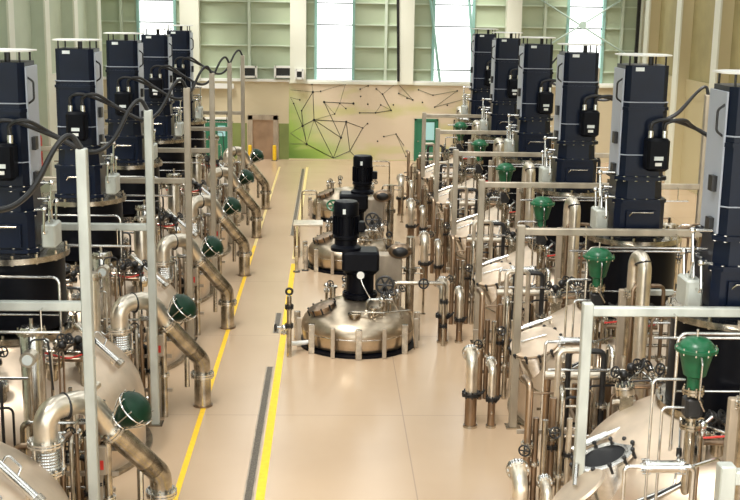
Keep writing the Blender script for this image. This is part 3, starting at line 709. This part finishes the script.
# ------------------------------------------------------------------ valve manifolds
def valve_unit(root, x, y, z, hd, rnd, m='chrome'):
    """a small valve: body, bonnet, wheel"""
    b = MB().ball((x, y, z), 0.075, n=10); b.cyl((x, y, z - 0.16), (x, y, z + 0.05), 0.035, n=8)
    d = Vector(hd).normalized(); b.cyl((x, y, z), Vector((x, y, z)) + d * 0.2, 0.028, n=8); b.flange((x, y, z - 0.12), (0, 0, 1), 0.075, 0.015, 6, n=12)
    bo = b.build('valve', m, root)
    MB().wheel(Vector((x, y, z)) + d * 0.2, d, 0.085, 0.014).build('handwheel', 'dark', bo)
def make_manifold(seed, kr, kz, cx, cy, n=7):
    rnd = random.Random(seed); root = empty('valve_manifold')
    def sz(x, y): return dome_z(math.hypot(cx + x, cy + y), kr, kz)
    hz = sz(0, 0) + 0.34
    MB().cyl((-0.55, 0.05, hz), (0.55, -0.02, hz), 0.05, n=10).build('header', 'steel', root)
    MB().cyl((-0.45, -0.2, hz - 0.05), (0.5, -0.24, hz - 0.05), 0.04, n=10).build('header', 'bronze', root)
    for s in (-0.42, 0.42):
        MB().cyl((s, 0.03, sz(s, 0.03) - 0.04), (s, 0.03, hz), 0.035, n=8).build('support_leg', 'steel', root)
    for i in range(n):
        x = -0.5 + 1.0 * i / (n - 1) + rnd.uniform(-0.04, 0.04); y = rnd.choice((0.05, -0.21)); z = hz + 0.17 + rnd.uniform(-0.03, 0.05)
        valve_unit(root, x, y, z, (rnd.uniform(-1, 1), rnd.uniform(-1, 0.2), rnd.uniform(0.2, 1)), rnd, rnd.choice(('chrome', 'dark', 'steel', 'dark')))
    for i in range(5):
        x = rnd.uniform(-0.5, 0.5); y = rnd.uniform(-0.1, 0.1); x2 = x + rnd.uniform(-0.4, 0.4); y2 = rnd.choice((-0.45, 0.40))
        MB().tube([(x, y, hz), (x, y, hz + 0.16), (x2, y2, hz + 0.12), (x2, y2, sz(x2, y2) - 0.03)], 0.018, 7, 0.07, 4).build('small_tube', rnd.choice(('chrome', 'bronze', 'dark')), root)
    MB().tube(spline([(-0.5, -0.3, hz + 0.05), (-0.1, -0.42, hz + 0.12), (0.3, -0.38, hz + 0.02), (0.6, -0.2, hz + 0.08)], 5), 0.016, 7).build('hose', 'red' if seed % 2 else 'rubber', root)
    return root
place(make_manifold(3, *KL, 0.95, -1.25), [(LX + 0.95, y - 1.25) for y in LY], lambda i: 'cluster of small black handled valves on the %s left dome' % ORD[i], 'valve clusters of the left row', 'valves')
place(make_manifold(8, *KL, -0.4, -1.6), [(LX - 0.4, y - 1.6) for y in LY[1:]], lambda i: 'valve cluster at the front of the left row dome, %s from the front' % ('second', 'third', 'fourth', 'fifth', 'last')[i], 'front valve clusters of the left row', 'valves')
place(make_manifold(5, *KR, -0.35, -1.35), [(RX - 0.35, y - 1.35) for y in RY], lambda i: 'cluster of small black handled valves on the %s right dome' % ORD[i], 'valve clusters of the right row', 'valves')
place(make_manifold(12, *KR, -0.7, 1.45), [(RX - 0.7, y + 1.45) for y in RY], lambda i: 'valve cluster on the far side of the %s right dome' % ORD[i], 'rear valve clusters of the right row', 'valves')

# stand beside the valve
place(make_stand(), [(RX - 0.72, y - 2.32) for y in RY], lambda i: 'tan ladder shaped pipe support stand in front of the %s right reactor' % ORD[i], 'pipe support stands of the right row', 'stand')

# ------------------------------------------------------------------ vertical pipe racks
def make_rack(seed, n, hmax, dx=0.17, valves=0.6):
    rnd = random.Random(seed); root = empty('pipe_rack'); L = dx * (n - 1)
    for i in range(n):
        r = rnd.choice((0.03, 0.045, 0.06, 0.05)); h = hmax * rnd.uniform(0.72, 1.0); x = -L / 2 + i * dx; y = rnd.uniform(-0.12, 0.12)
        m = rnd.choice(('bronze', 'bronze', 'steel', 'cream', 'steel'))
        if rnd.random() < 0.5:
            s = rnd.choice((-1, 1)); p = MB().tube([(x, y, 0), (x, y, h), (x + s * 0.05, y + rnd.choice((-0.3, 0.3)), h)], r, 10, 0.1, 4)
        else: p = MB().cyl((x, y, 0), (x, y, h), r, n=10)
        o = p.build('vertical_pipe', m, root)
        z = rnd.uniform(0.3, h - 0.3); MB().flange((x, y, z), (0, 0, 1), r * 1.7, 0.02, 6, n=12).build('pipe_flange', rnd.choice(('chrome', 'dark')), o)
        if rnd.random() < valves: valve_unit(root, x, y - 0.02, rnd.uniform(0.6, h - 0.2), (rnd.uniform(-.5, .5), -1, rnd.uniform(0, .4)), rnd, 'steel')
    for z in (0.55, hmax * 0.62): MB().box((0, 0.12, z), (L + 0.3, 0.05, 0.06)).build('bracket', 'tan', root)
    return root
place(make_rack(1, 6, 2.0, 0.13, 0.1), [(LX + 2.0, y + 1.55) for y in LY], lambda i: 'row of brown vertical pipes under the arched outlet pipe, %s' % ORD[i], 'vertical pipes under the arched outlets', 'pipes')
place(make_rack(2, 6, 2.35, 0.15, 0.3), [(LX + 1.7, y + 2.55) for y in LY], lambda i: 'taller row of brown vertical pipes behind the %s left dome' % ORD[i], 'vertical pipes behind the left domes', 'pipes')
place(make_rack(5, 5, 2.6, 0.2), [(LX - 1.0, y + 2.87) for y in LY[1:]], lambda i: 'vertical pipe row left of the towers, behind left dome %s from the front' % ('second', 'third', 'fourth', 'fifth', 'last')[i], 'outer vertical pipes of the left row', 'pipes')
place(make_rack(7, 6, 2.3, 0.13, 0.15), [(RX - 2.45, y + 0.85) for y in RY], lambda i: 'row of slim vertical pipes at the aisle corner of the %s right reactor' % ORD[i], 'slim vertical pipes of the right row', 'pipes')
place(make_rack(11, 6, 2.2, 0.2), [(RX - 1.35, y + 2.75) for y in RY], lambda i: 'row of vertical pipes behind the %s right reactor dome' % ORD[i], 'vertical pipes behind the right domes', 'pipes')
place(make_rack(13, 6, 3.0, 0.2), [(RX + 0.95, y + 2.75) for y in RY], lambda i: 'tall vertical pipe row on the wall side behind the %s right reactor' % ORD[i], 'outer vertical pipes of the right row', 'pipes')

# header pipes crossing behind each right dome
def make_header():
    root = empty('header_pipe')
    MB().cyl((-0.75, 0, 1.9), (0.75, 0, 1.9), 0.075, n=12).build('pipe', 'cream', root)
    for x in (-0.4, 0.35): MB().flange((x, 0, 1.9), (1, 0, 0), 0.13, 0.025).build('pipe_flange', 'steel', root)
    for x in (-0.7, 0.0, 0.6): MB().cyl((x, 0, 0), (x, 0, 1.9), 0.06, n=10).build('drop_pipe', 'bronze', root)
    MB().tube([(0.3, 0, 1.95), (0.3, 0, 2.45), (0.3, -0.35, 2.45), (0.3, -0.35, 2.0)], 0.04, 8, 0.1).build('bypass', 'chrome', root)
    MB().cyl((-0.55, -0.05, 1.85), (-0.15, -0.05, 1.0), 0.04, n=8).build('diagonal_strut', 'tan', root)
    return root
place(make_header(), [(RX - 1.5, y + 2.35) for y in RY], lambda i: 'cream horizontal header pipe behind the %s right dome' % ORD[i], 'header pipes of the right row', 'pipe')

# ------------------------------------------------------------------ small tanks, cabinets with gauges, rails, instrument tubes
def make_canister(zb, zt, r, m='chrome'):
    root = empty('seal_pot')
    MB().lathe((0, 0, 0), (0, 0, 1), [(r, zb), (r, zt), (r * 0.85, zt + 0.06), (0, zt + 0.08)], 22, close=False).build('body', m, root)
    f = MB().cyl((0, 0, zt - 0.05), (0, 0, zt), r + 0.05, n=22)
    for i in range(10):
        a = 2 * PI * i / 10; f.cyl(((r + 0.025) * math.cos(a), (r + 0.025) * math.sin(a), zt - 0.08), ((r + 0.025) * math.cos(a), (r + 0.025) * math.sin(a), zt + 0.04), 0.014, n=6)
    f.build('lid_flange', 'steel', root)
    MB().cyl((0, 0, zt + 0.06), (0, 0, zt + 0.2), 0.03, n=8).build('vent_stub', 'steel', root)
    MB().tube([(r, 0, zt - 0.3), (r + 0.12, 0, zt - 0.3), (r + 0.12, 0, zb - 0.0), (r - 0.02, 0, zb + 0.1)], 0.016, 7, 0.05).build('level_tube', 'chrome', root)
    return root
place(make_canister(dome_z(2.1, *KL) - 0.25, 2.8, 0.19), [(LX + 0.75, y - 1.95) for y in LY[1:]], lambda i: 'upright silver canister at the front of the left dome, %s from the front' % ('second', 'third', 'fourth', 'fifth', 'last')[i], 'silver canisters of the left row', 'canister')
place(make_canister(dome_z(1.5, *KL) - 0.1, 3.0, 0.16, 'cream'), [(LX + 1.1, y + 1.0) for y in LY[1:]], lambda i: 'slim cream canister beside the lantern of the %s left tower' % ORD[i + 1], 'cream canisters of the left row', 'canister')
place(make_canister(0.0, 3.3, 0.17, 'cream'), [(RX + 1.6, y + 2.9) for y in RY[1:]], lambda i: 'tall cream cylinder on the wall side of the right row, %s' % ORD[i], 'cream cylinders of the right row', 'canister')
def make_gauge_cab():
    root = empty('gauge_cabinet')
    MB().bbox((0, 0, 2.62), (0.8, 0.32, 0.5), 0.02).build('cabinet', mat('cabinet_grey', (0.21, 0.21, 0.16), 0.4, 0.5, 0.2, 8), root)
    for x in (-0.32, 0.32): MB().bbox((x, 0, 1.95), (0.08, 0.08, 0.88), 0.01).build('leg', 'tan', root)
    for x in (-0.12, 0.12):
        s = MB().cyl((x, 0, 2.86), (x, 0, 3.0), 0.018, n=8).build('gauge_stem', 'steel', root)
        MB().cyl((x, -0.03, 3.08), (x, 0.04, 3.08), 0.085, n=18).build('gauge', 'dark', root)
        MB().cyl((x, -0.04, 3.08), (x, -0.028, 3.08), 0.072, n=18).build('gauge_dial', 'white', root)
    return root
place(make_gauge_cab(), [(LX - 0.4, y + 1.95) for y in LY], lambda i: 'grey cabinet with two white gauges behind the %s left dome' % ORD[i], 'gauge cabinets of the left row', 'cabinet')
def make_rail(x0, x1, zt, z0, z1):
    root = empty('guard_rail')
    MB().tube([(x0, 0, z0), (x0, 0, zt), (x1, 0, zt), (x1, 0, z1)], 0.024, 8, 0.12).build('top_rail', 'chrome', root)
    MB().cyl((x0, 0, (zt + z0) / 2 + 0.1), (x1, 0, (zt + z0) / 2 + 0.1), 0.018, n=8).build('mid_rail', 'chrome', root)
    return root
place(make_rail(-1.08, 1.08, 3.62, 1.75, 1.75), [(RX, y - 1.0) for y in RY], lambda i: 'thin steel rail hoop before the lantern of the %s right tower' % ORD[i], 'rail hoops of the right row', 'rail')
place(make_rail(-1.0, 1.0, 3.45, 1.95, 1.95), [(LX, y - 1.02) for y in LY], lambda i: 'thin steel rail hoop before the lantern of the %s left tower' % ORD[i], 'rail hoops of the left row', 'rail')
def make_filter():
    root = empty('inline_filter')
    x, y = -1.45, -1.3
    MB().cyl((-0.2, 0, 2.1), (0.22, 0, 2.1), 0.085, n=16).build('filter_body', 'chrome', root)
    for s in (-0.22, 0.24): MB().flange((s, 0, 2.1), (1, 0, 0), 0.11, 0.018, 6).build('filter_flange', 'chrome', root)
    MB().tube([(-0.2, 0, 2.1), (-0.50, 0, 2.1), (-0.50, 0, 0.0)], 0.028, 8, 0.06).build('leg', 'chrome', root)
    MB().tube([(0.22, 0, 2.1), (0.42, 0, 2.1), (0.42, 0, 1.45)], 0.04, 8, 0.08).build('leg', 'chrome', root)
    MB().tube([(0.40, 0, 2.1), (0.8, 0.2, 2.13), (0.9, 0.3, 1.95)], 0.028, 8, 0.1).build('side_tube', 'chrome', root)
    return root
place(make_filter(), [(RX - 1.5, y - 2.05) for y in RY], lambda i: 'horizontal silver filter on thin pipe legs at the %s right dome' % ORD[i], 'silver filters of the right row', 'filter')
def make_tubes():
    root = empty('instrument_tubes')
    for k in range(3):
        o = 0.10 * k; pts = [(-0.80 + o, -0.5 - o * 0.5), (-1.0 + o, -1.15 - o * 0.3), (-1.15 + o, -1.5 - o * 0.2)]
        P = [(x, y, dome_z(math.hypot(x, y), *KR) + 0.06) for x, y in pts]
        lx, ly, lz = P[-1]; P += [(lx - 0.72, ly + 0.05, 1.25), (lx - 0.72, ly + 0.05, 0.0)]
        t = MB().tube(P, 0.017, 7, 0.10, 4).build('tube', 'dark' if k == 1 else 'chrome', root)
        MB().cyl((P[1][0], P[1][1], P[1][2] - 0.05), (P[1][0], P[1][1], P[1][2] + 0.06), 0.04, n=8).build('tube_fitting', 'dark', t)
        MB().cyl((lx - 0.72, ly + 0.05, 0.5), (lx - 0.72, ly + 0.05, 0.75), 0.045, n=8).build('tube_valve', 'dark', t)
    MB().box((-1.77, -1.49, 0.62), (0.45, 0.04, 0.04)).build('tube_bracket', 'steel', root)
    return root
place(make_tubes(), [(RX, y) for y in RY], lambda i: 'three thin instrument tubes running down the %s right dome' % ORD[i], 'instrument tubes of the right row', 'tubes')
# silver level tube lying on each left dome
def make_level():
    root = empty('hinge_tube')
    a = Vector((1.05, -1.55 + 1.9, dome_z(1.1) + 0.16)); a = Vector((1.10, -0.15, dome_z(1.11, *KL) + 0.20)); b = Vector((1.85, -0.40, dome_z(1.89, *KL) + 0.18))
    d = (b - a).normalized()
    MB().cyl(a, b, 0.06, n=12).build('tube_body', 'chrome', root)
    for p, n_ in ((a, 'end_cap'), (b, 'end_cap')): MB().cyl(p - d * 0.05, p + d * 0.05, 0.085, n=12).build(n_, 'steel', root)
    for t in (0.2, 0.8):
        p = a.lerp(b, t); MB().cyl((p.x, p.y, dome_z(math.hypot(p.x, p.y), *KL) - 0.03), p, 0.03, n=8).build('support', 'steel', root)
    MB().tube([a.lerp(b, 0.35) + Vector((0, 0, 0.05)), a.lerp(b, 0.35) + Vector((0.05, 0.08, 0.14)), a.lerp(b, 0.6) + Vector((0.05, 0.08, 0.14)), a.lerp(b, 0.6)], 0.018, 7, 0.04).build('grab_bar', 'chrome', root)
    return root
place(make_level(), [(LX, y) for y in LY], lambda i: 'silver tube with end caps lying across the %s left dome' % ORD[i], 'silver tubes on the left domes', 'tube')

# ------------------------------------------------------------------ the three low vessels of the centre row
def make_low_vessel(mirror, drive, wheel):
    root = empty('low_vessel'); R = 1.30
    pf = [(R, 0.10), (R + 0.02, 0.12), (R + 0.05, 0.42), (R + 0.02, 0.58), (R - 0.10, 0.74), (R - 0.36, 0.90), (0.5, 1.08), (0.0, 1.16)]
    sm = [pf[0]] + [(v.x, v.y) for v in spline([Vector((r, z, 0)) for r, z in pf[1:]], 3)]
    MB().lathe((0, 0, 0), (0, 0, 1), sm, 48, close=False).build('shell', 'vessel', root, 50)
    MB().ring((0, 0, 0.42), (0, 0, 1), R + 0.03, 0.025, 48, 6).build('weld_seam', 'chrome', root)
    MB().lathe((0, 0, 0), (0, 0, 1), [(R - 0.1, 0), (R + 0.12, 0), (R + 0.12, 0.05), (R - 0.1, 0.10)], 40).build('base_ring', 'black', root)
    for i in range(9):
        a = -PI / 2 + (i - 4) * 0.42; x, y = (R + 0.16) * math.cos(a), (R + 0.16) * math.sin(a)
        MB().bbox((x, y, 0.36), (0.10 if i % 2 else 0.15, 0.10, 0.72), 0.012).build('stanchion', 'tan' if i % 2 else 'steel', root)
    # manway at the left front
    n = Vector((-0.35, -0.05, 0.93)).normalized(); p = Vector((-0.80, -0.30, 0.80))
    mw_ = MB().cyl(p, p + n * 0.16, 0.30, n=22).build('manway', 'bronze', root); u, v, _ = frame_of(n)
    MB().lathe(p + n * 0.16, n, [(0.34, 0), (0.34, 0.04), (0.2, 0.08), (0, 0.10)], 22, close=False).build('manway_lid', 'bronze', mw_)
    for i in range(10):
        a = 2 * PI * i / 10; q = p + (u * math.cos(a) + v * math.sin(a)) * 0.35; MB().cyl(q + n * 0.08, q + n * 0.23, 0.022, n=6).build('clamp', 'dark', mw_)
    for (x, y, r, h) in ((0.35, -0.85, 0.09, 0.2), (0.62, -0.5, 0.12, 0.28), (0.85, 0.2, 0.1, 0.3), (-0.1, -0.95, 0.13, 0.1), (-0.6, 0.5, 0.1, 0.3), (0.3, 0.8, 0.1, 0.25)):
        z = 1.13 - 0.33 * (x * x + y * y); q = MB().cyl((x, y, z - 0.15), (x, y, z + h), r * 0.7, n=12); q.cyl((x, y, z + h), (x, y, z + h + 0.04), r * 1.2, n=14); q.build('nozzle', 'steel', root)
    rnd = random.Random(5)
    for (x, y) in ((0.75, -0.55), (0.95, -0.1), (0.55, -0.8), (0.9, 0.5), (-0.3, 0.9), (-0.75, 0.75)):
        z = 1.45 - 0.30 * (x * x + y * y); MB().cyl((x, y, z - 0.45), (x, y, z), 0.035, n=8).build('valve_riser', 'steel', root)
        valve_unit(root, x, y, z + 0.1, (rnd.uniform(-1, 1), -0.8, rnd.uniform(0, 1)), rnd, rnd.choice(('chrome', 'dark')))
    MB().tube([(0.2, -0.7, 0.9), (0.2, -0.7, 1.25), (0.8, -0.7, 1.25), (1.05, -0.6, 0.75)], 0.03, 8, 0.1).build('cross_tube', 'chrome', root)
    MB().tube([(-0.2, -0.9, 0.8), (-0.2, -0.9, 1.0), (0.6, -1.0, 1.0), (1.25, -0.75, 1.0), (1.35, -0.6, 0.0)], 0.022, 8, 0.08).build('cross_tube', 'steel', root)
    MB().wheel((0.62, -0.52, 1.55), (-0.2, -0.9, 0.3), 0.2, 0.03, 6).build('valve_wheel', 'dark', root)
    MB().cyl((0.62, -0.50, 1.0), (0.62, -0.45, 1.55), 0.04, n=8).build('wheel_stem', 'dark', root)
    if wheel:
        q = MB().cyl((-0.55, -0.1, 1.0), (-0.55, -0.1, 1.85), 0.05, n=10); q.flange((-0.55, -0.1, 1.5), (0, 0, 1), 0.13, 0.03); hv = q.build('hand_valve', 'dark', root)
        MB().wheel((-0.55, -0.1, 1.9), (0.1, -0.6, 0.8), 0.22, 0.03, 6).build('valve_wheel', 'green', hv)
    return root
CY = [26.8, 35.2, 43.6]; CX = 0.70
for i, y in enumerate(CY):
    o = make_low_vessel(False, i < 2, i == 1); o.location = (CX, y, 0)
    tag(o, ('nearest low round steel vessel standing in the centre aisle', 'middle low round steel vessel of the aisle with a green handwheel', 'farthest low round steel vessel of the aisle, without a motor')[i], 'vessel', 'low vessels of the aisle')
def make_center_drive(dx, z0=1.15):
    root = empty('agitator_motor')
    st = MB().cyl((0.05, 0, z0 - 0.25), (0.05, 0, 1.78), 0.33, n=20); st.flange((0.05, 0, 1.20), (0, 0, 1), 0.42, 0.04, 14); st.flange((0.05, 0, 1.78), (0, 0, 1), 0.40, 0.04, 12); st.build('bearing_frame', 'black', root)
    g = MB().bbox((0.05, 0, 2.05), (0.88, 0.8, 0.5), 0.06).build('gearbox', 'black', root)
    MB().lathe((-dx, 0, 0), (0, 0, 1), [(0.36, 2.28), (0.36, 2.36), (0.27, 2.42), (0.27, 2.56), (0.31, 2.58), (0.31, 2.64), (0.285, 2.66), (0.285, 3.12), (0.30, 3.13), (0.30, 3.40), (0.26, 3.46), (0.0, 3.48)], 24, close=False).build('motor', 'black', root)
    fn = MB()
    for i in range(20):
        a = 2 * PI * i / 20; fn.box((-dx + 0.295 * math.cos(a), 0.295 * math.sin(a), 2.89), (0.05, 0.014, 0.44), rz=a)
    fn.build('cooling_fin', 'black', root)
    MB().bbox((-dx + 0.36, -0.05, 2.86), (0.18, 0.24, 0.24), 0.02).build('terminal_box', 'black', root)
    MB().box((-dx - 0.05, -0.308, 3.25), (0.07, 0.012, 0.12)).build('name_plate', 'label', root)
    MB().cyl((0.05, -0.42, 1.75), (0.05, -0.39, 1.75), 0.09, n=16).build('oil_gauge', 'white', root)
    MB().tube(spline([(0.05, -0.40, 1.70), (0.12, -0.44, 1.5), (0.3, -0.44, 1.2), (0.45, -0.4, 1.12)], 5), 0.016, 7).build('oil_hose', 'chrome', root)
    return root
a = make_center_drive(0.30); a.location = (CX, CY[0], 0); tag(a, 'black agitator motor and gearbox on the nearest aisle vessel', 'motor', 'black motors of the aisle vessels')
b = make_center_drive(-0.32); b.location = (CX, CY[1], 0); tag(b, 'black agitator motor standing on the middle aisle vessel', 'motor', 'black motors of the aisle vessels')
# gear box stands beside the aisle vessels
for i, (x, y, lab) in enumerate(((1.62, 27.9, 'grey steel pump box with upright cylinder behind the nearest aisle vessel'), (1.55, 36.3, 'grey steel pump box with upright cylinder behind the middle aisle vessel'))):
    t = empty('pump_unit', (x, y, 0)); tag(t, lab, 'pump', 'pump boxes of the aisle')
    MB().bbox((-0.12, 0.3, 0.95), (0.66, 0.45, 1.9), 0.03).build('pump_box', 'tan', t)
    MB().cyl((0.42, 0.2, 0), (0.42, 0.2, 2.35), 0.11, n=14).build('cylinder', 'steel', t); MB().flange((0.42, 0.2, 1.5), (0, 0, 1), 0.17, 0.03).build('cylinder_flange', 'steel', t)
    for s in (0, 1): MB().ball((0.15 + 0.0 * s, 0.02 + 0.1 * s, 2.0), 0.2 if s else 0.14, (1, 0, 0), 1.5).build('pump_head', 'bronze' if s else 'dark', t)
# posts with an eye and L pipes near the aisle vessels
for i, (x, y) in enumerate(((-0.90, 25.55), (1.72, 32.3))):
    t = empty('sampling_post', (x, y, 0)); tag(t, ('steel valve post with ring top at the left of nearest aisle vessel', 'slim steel valve post between the aisle vessels, right side')[i], 'post', 'valve posts of the aisle')
    MB().cyl((0, 0, 0), (0, 0, 1.45), 0.055, n=12).build('post', 'steel', t); MB().ring((0, 0, 1.56), (0, 1, 0), 0.07, 0.028).build('eye', 'dark', t)
    for z in (0.75, 1.2): MB().flange((0, 0, z), (0, 0, 1), 0.10, 0.025).build('flange', 'dark', t)
    valve_unit(t, -0.12, 0, 0.7, (-1, -0.3, 0.1), random)
t = empty('transfer_pipe', (1.9, 26.5, 0)); tag(t, 'thin steel pipe reaching from the nearest aisle vessel towards the right row', 'pipe')
MB().tube([(-0.35, 0, 1.2), (-0.35, 0, 1.55), (0.85, 0, 1.55), (0.85, 0, 0.0)], 0.05, 10, 0.09).build('pipe', 'steel', t)
MB().wheel((0.35, -0.07, 1.55), (0, -1, 0.1), 0.11, 0.02).build('handwheel', 'dark', t)
for z in (0.5, 1.1): MB().flange((0.85, 0, z), (0, 0, 1), 0.10, 0.025).build('flange', 'dark', t)
t = empty('return_pipe', (-0.95, 26.25, 0)); tag(t, 'low white pipe between ring topped post and nearest aisle vessel', 'pipe')
MB().tube([(0.1, -0.3, 0.2), (0.55, -0.15, 0.2)], 0.055, 12).build('pipe', 'white', t)
# rail hoops around the aisle vessels
def hoop(x, y, wd, h, lab, mid=True):
    t = empty('rail_hoop', (x, y, 0)); tag(t, lab, 'rail', 'rail hoops around the aisle vessels')
    MB().tube([(-wd / 2, 0, 0), (-wd / 2, 0, h), (wd / 2, 0, h), (wd / 2, 0, 0)], 0.03, 8, 0.12).build('hoop', 'steel', t)
    if mid: MB().cyl((-wd / 2, 0, h * 0.88), (wd / 2, 0, h * 0.88), 0.02, n=8).build('cross_rail', 'steel', t)
    for s in (-1, 1): MB().cyl((s * wd / 2, 0, 0), (s * wd / 2, 0, 0.02), 0.07, n=10).build('foot', 'steel', t)
hoop(-0.75, 42.6, 0.55, 1.15, 'small steel rail hoop left of the farthest aisle vessel')
hoop(2.35, 42.5, 0.75, 1.4, 'steel rail hoop right of the farthest aisle vessel')
hoop(1.9, 47.7, 1.2, 1.6, 'wide steel rail hoop behind the middle motor, before the mural')
hoop(2.05, 29.4, 0.9, 1.25, 'steel rail hoop behind the nearest aisle vessel')
t = empty('step_platform', (-0.68, 36.6, 0)); tag(t, 'small pale platform on steel legs left of the middle aisle vessel', 'platform')
MB().bbox((0, 0, 1.06), (0.95, 0.8, 0.06), 0.01).build('platform_top', 'cream', t)
for x in (-0.42, -0.30, 0.42):
    for y in (-0.35, 0.35): MB().cyl((x, y, 0), (x, y, 1.04), 0.035, n=8).build('leg', 'steel', t)
for i, (x, y) in enumerate(((-0.72, 34.4), (-0.98, 34.2))):
    t = empty('guard_post', (x, y, 0)); tag(t, ('short square guard post next to the middle aisle vessel, right one', 'short square guard post next to the middle aisle vessel, left one')[i], 'post', 'guard posts of the aisle')
    MB().bbox((0, 0, 0.4), (0.10, 0.10, 0.8), 0.01).build('post', 'steel', t); MB().box((0, 0, 0.01), (0.2, 0.2, 0.02)).build('foot_plate', 'dark', t)

# ------------------------------------------------------------------ instrument racks, small transmitters and thin pipe loops between the reactors
def make_loops(seed, W, H, n):
    rnd = random.Random(seed); root = empty('pipe_loops')
    for i in range(n):
        x = rnd.uniform(-W / 2, W / 2); x2 = x + rnd.choice((-1, 1)) * rnd.uniform(0.25, 0.6); h = H * rnd.uniform(0.55, 1.0); y = rnd.uniform(-0.18, 0.18); r = rnd.choice((0.02, 0.026, 0.035, 0.05))
        o = MB().tube([(x, y, 0), (x, y, h), (x2, y + rnd.uniform(-.1, .1), h), (x2, y, h * rnd.uniform(0.3, 0.7))], r, 8, 0.10, 4).build('loop_pipe', rnd.choice(('chrome', 'bronze', 'steel', 'dark', 'bronze', 'cream')), root)
        if i % 2 == 0: MB().flange((x, y, h * 0.6), (0, 0, 1), r * 2.2, 0.02, 6, n=12).build('pipe_flange', 'dark' if i % 4 else 'chrome', o)
        if i % 3 == 0: valve_unit(root, x2, y - 0.03, h * 0.8, (rnd.uniform(-.6, .6), -1, 0.3), rnd, 'chrome')
    for z in (H * 0.35, H * 0.8): MB().cyl((-W / 2 - 0.15, 0.05, z), (W / 2 + 0.15, 0.05, z), 0.024, n=8).build('cross_pipe', 'chrome', root)
    return root
def make_transmitter():
    root = empty('level_transmitter')
    MB().cyl((0, 0, 0), (0, 0, 2.7), 0.03, n=8).build('stem', 'steel', root)
    MB().cyl((0, -0.11, 2.75), (0, 0.11, 2.75), 0.12, n=14).build('housing', 'cream', root); MB().cyl((0, -0.125, 2.75), (0, -0.11, 2.75), 0.08, n=14).build('dial', 'label', root)
    MB().tube([(0, 0.05, 2.85), (0, 0.1, 3.0), (0.25, 0.15, 3.0), (0.3, 0.15, 2.2)], 0.016, 6, 0.08).build('cable', 'rubber', root)
    return root
place(make_loops(21, 1.3, 2.9, 9), [(LX + 0.2, y + 2.72) for y in LY], lambda i: 'tangle of thin bent steel pipes behind the lantern of the %s left tower' % ORD[i], 'thin pipe tangles of the left row', 'pipes')
place(make_loops(22, 0.9, 2.3, 7), [(LX + 1.7, y + 2.1) for y in LY], lambda i: 'low tangle of thin pipes at the aisle end of the %s left reactor' % ORD[i], 'low pipe tangles of the left row', 'pipes')
place(make_loops(23, 1.0, 2.6, 9), [(RX - 1.6, y + 2.05) for y in RY], lambda i: 'tangle of thin bent steel pipes behind the manway of the %s right reactor' % ORD[i], 'thin pipe tangles of the right row', 'pipes')
place(make_loops(24, 1.5, 3.3, 8), [(RX + 0.3, y + 3.0) for y in RY[:-1]], lambda i: 'taller tangle of thin pipes behind the lantern of the %s right tower' % ORD[i], 'tall pipe tangles of the right row', 'pipes')
place(make_loops(25, 1.2, 3.6, 8), [(RX + 2.2, y + 2.5) for y in RY], lambda i: 'tall thin pipe tangle on the wall side of the %s right reactor' % ORD[i], 'wall side pipe tangles of the right row', 'pipes')
place(make_loops(26, 0.5, 1.15, 5), [(RX - 1.75, y + 2.4) for y in RY], lambda i: 'short thin pipes at the aisle end behind the %s right reactor' % ORD[i], 'short pipes of the right row', 'pipes')
place(make_transmitter(), [(LX + 1.05, y + 2.45) for y in LY], lambda i: 'cream round level transmitter on a thin stem behind left dome, %s' % ORD[i], 'level transmitters of the left row', 'instrument')
